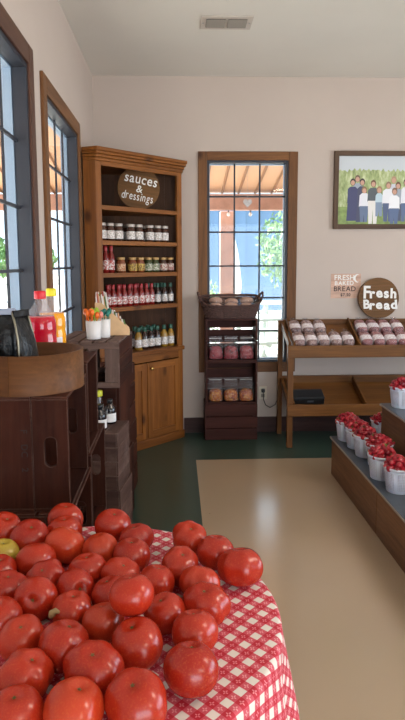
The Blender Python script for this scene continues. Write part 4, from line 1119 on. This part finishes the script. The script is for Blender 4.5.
TLAB = {0: 'red tomato farthest back, against the dark crates', 1: 'red tomato just in front of the farthest one', 2: 'red tomato at the back edge beside the bare cloth', 3: 'red tomato behind the yellow-green one at the left edge', 4: 'large red tomato right of the yellow-green one, toward the crates',
 5: 'orange-tinged tomato third in line from the farthest one', 6: 'yellow-green unripe tomato at the left edge of the heap', 7: 'broad red tomato lying in front of the orange-tinged one', 8: 'red tomato right of the broad lying one, second row behind', 9: 'red tomato on the back right of the heap near bare cloth',
 10: 'broad red tomato left of centre with shallow creased top', 11: 'mostly hidden tomato below the yellow-green one', 12: 'ribbed tomato half hidden behind the one with stem facing out', 13: 'small red tomato at the left edge, third below the yellow-green one', 14: 'red tomato with its star-shaped stem scar facing the viewer',
 15: 'red tomato with a stem scar on its lower right side', 16: 'red tomato in mid heap behind the pale cloth gap', 17: 'glossy red tomato at the left edge, halfway down', 18: 'red tomato farthest back of the three on the table rim', 19: 'red tomato in the middle of the three on the table rim', 20: 'deep red tomato at the far right, on the table rim',
 21: 'red tomato just left of the ribbed right-hand one', 22: 'strongly ribbed tomato behind the right-hand row', 23: 'lobed red tomato in the right-hand row, in front of the ribbed one', 24: 'red tomato in the middle of the right-hand row', 25: 'red tomato at the front of the right-hand row, on open cloth', 26: 'pinkish red tomato sitting on top of the others',
 27: 'large red tomato right below the one sitting on top', 28: 'largest red tomato at the front edge, right of the orange one', 29: 'red tomato tucked right of the one sitting on top', 30: 'small red tomato behind the one sitting on top', 31: 'small red tomato at the back beside the open cloth', 32: 'hidden red tomato left of the one sitting on top',
 33: 'red tomato in the middle of the heap, behind the dried stem scrap', 34: 'upright red tomato left below the one sitting on top', 35: 'red tomato at the left, behind the two lowest left ones', 36: 'tall round tomato in the middle of the heap, near side', 37: 'broad red tomato with a pale crease across its front', 38: 'glossy red tomato at lower left with a bright highlight', 39: 'red tomato in the bottom left corner', 40: 'orange-red tomato at the bottom edge, second from left'}
used = set()
rt_ = random.Random(11)
SPEC = {3: 0, 12: 3, 14: 2, 15: 2, 22: 3, 23: 1, 20: 1, 26: 4, 37: 1, 28: 0, 25: 2}
for i, (x, y, z, r) in enumerate(TOM):
    src = PG if i == 6 else PO if i in (5, 40) else PROT[SPEC.get(i, i % 5)]
    tilt = rt_.uniform(-.35, .35); roll_ = rt_.uniform(-.35, .35); yaw = rt_.uniform(0, 6.28)
    if i in (14,): tilt, roll_, yaw = 1.15, 0, 0
    elif i in (15,): tilt, roll_, yaw = .9, .8, 0
    if i in (25, 37, 28, 40): tilt, roll_ = .25, .1
    z0 = TZ+.0018+.92*r if i != 26 else z
    if src not in used: o = src; used.add(src)
    else: o = dup(src, (0, 0, 0))
    o.location = (x, y, z0); o.rotation_euler = Euler((tilt, roll_, yaw)) if i not in (14, 15) else Euler((tilt, roll_, 0)); o.scale = (r, r, r)
    tag(o, TLAB[i], 'tomato', 'tomatoes on the checked cloth')
o = MB().tube([(0, 0, .0), (.004, .002, .008), (.010, .003, .012), (.018, -.002, .012)], [.005, .008, .006, .003], 7).build('stem_scrap', plain('dried_stem', '#A08A62', .8), loc=(-.252, 1.11, TZ+.052))
tag(o, 'dried pale stem scrap caught between tomatoes', 'stem')

# ------------------------------------------------------------------ outside: porch, ground, yard
GZ = -.12
gm = NT('pale_gravel'); nz = gm.noise(gm.coord(rnd=False), 3, 6); gm.l(gm.ramp(nz, [(.3, lin('#D2CCC2')), (.7, lin('#E6E2DA'))]), gm.b.inputs['Base Color']); gm.b.inputs['Roughness'].default_value = .9
tag(MB().box(-60, 60, -30, 80, GZ-.2, GZ, 0).build('ground', gm.m), kind='structure')
pw = plain('porch_timber', '#C09482', .7, noise=.15, nscale=8)
rm = NT('porch_roof_metal'); rm.b.inputs['Base Color'].default_value = lin('#DCAA82'); rm.b.inputs['Roughness'].default_value = .6
def porch(name, poly0, poly1, n, axis, skin=None):
    """ribbed roof sheet sloping from poly0 (at the house) to poly1 (outer edge)"""
    mb = MB(); (x0, y0, x1, y1, z0), (a0, b0, a1, b1, z1) = poly0, poly1
    vs = []
    for (p0, q0, p1, q1, z) in (poly0, poly1):
        vs += [(p0, q0, z), (p1, q1, z), (p0, q0, z+.02), (p1, q1, z+.02)]
    mb.add(vs, [(0, 1, 5, 4), (2, 6, 7, 3), (0, 2, 3, 1), (4, 5, 7, 6), (0, 4, 6, 2), (1, 3, 7, 5)], 0)
    for i in range(n+1):
        f = i/n; p = Vector((x0+(x1-x0)*f, y0+(y1-y0)*f, z0-.008)); q = Vector((a0+(a1-a0)*f, b0+(b1-b0)*f, z1-.008))
        mb.tube([p, q], .016, 4, mi=1, smooth=False)
    return tag(mb.build(name, [skin or rm.m, plain('roof_rib', '#94663F', .6)]), kind='structure')
ye, xe = YB+WT, XL-WT
porch('porch_roof', (xe-2.4, ye+.01, 6, ye+.01, 2.82), (xe-2.4, ye+2.4, 6, ye+2.4, 2.36), 44, 'y')
porch('porch_roof', (xe-.01, -4, xe-.01, ye, 2.82), (xe-2.4, -4, xe-2.4, ye, 2.36), 30, 'x', plain('pale_roof_metal', '#C6ACA0', .6))
b1 = MB().box(xe-2.4, 6, ye+2.26, ye+2.40, 2.14, 2.33, 0).build('porch_beam', pw); tag(b1, 'brown timber beam under the porch roof seen through the back window', 'beam')
b2 = MB().box(xe-2.4, xe-2.26, -4, ye+2.25, 2.14, 2.33, 0).build('porch_beam', pw); tag(b2, 'brown timber beam under the porch roof beyond the left windows', 'beam')
def post(x, y, label, s=.09):
    o = MB().box(-s, s, -s, s, 0, 2.139-GZ, 0).build('porch_post', pw, loc=(x, y, GZ), bevel=.005); tag(o, label, 'post', 'porch posts')
post(.66, ye+2.55, 'brown porch post seen through the back window')
post(3.2, ye+2.33, 'brown porch post behind the back wall to the right'); post(-.75, ye+2.33, 'brown porch post behind the corner cabinet')
post(xe-2.33, 3.0, 'brown porch post beyond the nearer left window'); post(xe-2.33, 6.4, 'brown porch post beyond the farther left window', .10)
# porch bulbs
bm_ = plain('frosted_bulb', '#F4F2EC', .3)
for x, lb in ((.66, 'white globe bulb hanging under the porch beam, the left one'), (.935, 'white globe bulb hanging under the porch beam, the right one')):
    t = thing('globe_bulb', lb, 'bulb', (x, ye+2.33, 2.1395)); t['group'] = 'porch bulbs'
    k = MB(); k.lathe([(.004, -.05), (.026, -.04), (.036, -.015), (.03, .012), (.014, .03), (.012, .035)], 14); q = k.build('globe', bm_, t); q.location = (0, 0, -.045); q.scale = (.6, .6, .6)
    MB().lathe([(.008, -.026), (.008, -.004), (.005, 0)], 10).build('socket', M['black'], t)
# heart suncatcher in the back window
t = thing('heart_suncatcher', 'clear glass heart hanging in the back window', 'ornament', (.609, YB-.03, 1.995))
P = []
for i in range(28):
    a = 2*PI*i/28; P.append((.0026*16*math.sin(a)**3*.9, .0026*(13*math.cos(a)-5*math.cos(2*a)-2*math.cos(3*a)-math.cos(4*a))))
mb = MB(); mb.M = Matrix.Rotation(PI/2, 4, 'X'); mb.prism(P, -.005, .005, 0); mb.prism([(x*.7, z*.7) for x, z in P], -.010, .010, 0); mb.prism([(x*.35, z*.35) for x, z in P], -.014, .014, 0)
hg = NT('crystal'); hg.b.inputs['Base Color'].default_value = (.95, .95, .95, 1); hg.b.inputs['Transmission Weight'].default_value = .6; hg.b.inputs['Roughness'].default_value = .12
mb.build('glass_heart', hg.m, t); MB().tube([(0, 0, .03), (0, 0, .33)], .0008, 4).build('hanging_thread', M['steel'], t)
# blue building
bb = NT('blue_siding'); tc = bb.coord(rnd=False); sx_ = bb.n('ShaderNodeSeparateXYZ'); bb.l(tc, sx_.inputs[0]); st = bb.math('FRACT', bb.math('MULTIPLY', sx_.outputs[0], 2.2))
bb.l(bb.ramp(st, [(.0, lin('#3A5068')), (.06, lin('#4C6884')), (.95, lin('#54708E'))]), bb.b.inputs['Base Color']); bb.b.inputs['Roughness'].default_value = .6
t = thing('blue_building', 'blue metal-sided building beyond the porch', 'building', (1.4, 20, GZ))
MB().box(-3.5, 4.5, 0, 6, 0, 3.6, 0).build('wall', bb.m, t)
mb = MB(); mb.M = Matrix.Rotation(PI/2, 4, 'X') ; mb.prism([(-3.8, 3.6), (4.8, 3.6), (.5, 4.8)], -6.3, .3, 0); mb.build('roof', plain('grey_roof', '#8A929C', .5), t)
# trees and shrubs
def leafball(name, label, cat, loc, rx, ry, rz, n, size, cols, trunk=True, group=None, th=1.2):
    t = thing(name, label, cat, loc, 0, group); rnd = random.Random(int(loc[0]*100+loc[1]*7)); mb = MB()
    for i in range(n):
        while True:
            p = Vector((rnd.uniform(-1, 1), rnd.uniform(-1, 1), rnd.uniform(-1, 1)))
            if .25 < p.length < 1: break
        p = Vector((p.x*rx, p.y*ry, p.z*rz+rz+th)); e = Euler([rnd.uniform(0, 6) for _ in range(3)]).to_matrix(); s = size*rnd.uniform(.6, 1.3)
        mb.add([p+e @ Vector(q) for q in ((-s, 0, 0), (0, -s*.45, .1*s), (s, 0, 0), (0, s*.45, .1*s))], [(0, 1, 2, 3)], i % len(cols))
    mb.build('foliage', cols, t)
    if trunk: MB().tube([(0, 0, 0), (.03, 0, th), (.0, .02, th+rz)], [.09, .07, .03], 8).build('trunk', plain('bark', '#6A5646', .9), t)
lf = [plain('leaf_light', '#7C9A6A', .6), plain('leaf_mid', '#5E8058', .6), plain('leaf_pale', '#94AA80', .6)]
lf2 = [plain('leaf_deep', '#5C8048', .6), plain('leaf_green', '#6E9256', .6)]
leafball('young_tree', 'pale green leafy tree standing right of the blue building', 'tree', (2.75, 15.0, GZ), .75, .7, 1.0, 1100, .085, lf, th=.9)
leafball('potted_shrub', 'green shrub left of the porch post outside', 'shrub', (.52, 9.0, GZ), .16, .16, .5, 260, .05, lf, trunk=False, th=.35)
for i, (x, y, r) in enumerate(((-22, 14, 2.4), (-30, 26, 3.0), (-22, 38, 3.2), (-34, 52, 4.0), (-12, 46, 3.0), (-29, 18, 2.6))):
    leafball('yard_tree', ['round green tree far out beyond the nearer left window', 'green tree in the row beyond the left windows', 'tall green tree in the row beyond the left windows, farther', 'largest tree at the far end of the yard', 'green tree between the yard trees and the blue building', 'second tree of the yard row'][i], 'tree', (x, y, GZ), r, r, r*.55, 900, .32, lf2, group='trees across the yard', th=.3)
# folded white umbrella, picnic tables
t = thing('folded_umbrella', 'folded white patio umbrella outside the back window', 'umbrella', (1.03, 10.9, GZ))
MB().lathe([(.02, .0), (.02, 1.0)], 8).build('pole', M['steel'], t); MB().lathe([(.13, 1.0), (.16, 1.2), (.10, 1.75), (.02, 2.1)], 12).build('canopy', plain('umbrella_cloth', '#EADFD8', .8), t)
tw = plain('weathered_timber', '#A7AFA6', .8)
def picnic(loc, rz, label):
    t = thing('picnic_table', label, 'table', loc, rz, 'picnic tables in the yard')
    mb = MB()
    for k in range(5): mb.box(-.9, .9, -.36+k*.148, -.23+k*.148, .71, .75, 0)
    mb.build('tabletop', tw, t)
    for sg in (-1, 1):
        MB().box(-.9, .9, sg*.7-.13, sg*.7+.13, .42, .46, 0).build('bench_seat', tw, t)
        mb = MB()
        for q in (-1, 1): mb.tube([(sg*.65, q*.75, 0), (sg*.65, q*.25, .71)], .045, 4, smooth=False)
        mb.tube([(sg*.65, -.8, .40), (sg*.65, .8, .40)], .04, 4, smooth=False); mb.build('leg_frame', tw, t)
picnic((1.75, 9.6, GZ), .3, 'grey picnic table nearer the back window'); picnic((2.6, 13.0, GZ), -.2, 'grey picnic table farther out in the yard')
# parked vehicles and flowers past the left windows
def car(loc, rz, col, label):
    t = thing('parked_car', label, 'car', loc, rz, 'cars parked past the left windows')
    mb = MB(); prof = [(-2.1, .3), (2.1, .3), (2.15, .75), (1.3, .92), (.6, 1.42), (-1.1, 1.45), (-1.9, .98), (-2.15, .85)]
    mb.M = Matrix.Rotation(PI/2, 4, 'X'); mb.prism(prof, -.85, .85, 0); mb.build('body', plain('car_paint_'+col[1:], col, .3, coat=.5), t, bevel=.06)
    mb = MB(); mb.M = Matrix.Rotation(PI/2, 4, 'X'); mb.prism([(1.12, .97), (.55, 1.36), (-1.05, 1.39), (-1.7, 1.0)], -.86, .86, 0); mb.build('side_window', M['black'], t)
    for x in (-1.3, 1.3):
        for y in (-.8, .8):
            mb = MB(); mb.M = Matrix.Translation((x, y, .32)) @ Matrix.Rotation(PI/2, 4, 'X'); mb.lathe([(.32, -.1), (.32, .1)], 20); mb.build('wheel', M['black'], t)
car((-9.5, 12, GZ), 1.1, '#4E86C8', 'blue car parked across the yard'); car((-11.5, 18, GZ), 1.2, '#C8CCD2', 'silver car parked across the yard, farther out'); car((-8.8, 24, GZ), 1.4, '#3F6EA8', 'dark blue car parked beyond the others')
fm = [plain('flower_red', '#C83A3A', .6), plain('flower_yellow', '#D8B040', .6), lf2[0]]
leafball('flower_planter', 'tub of red and yellow flowers beyond the nearer left window', 'planter', (-4.6, 9.6, GZ), .5, .5, .28, 400, .07, fm, trunk=False, th=.55)
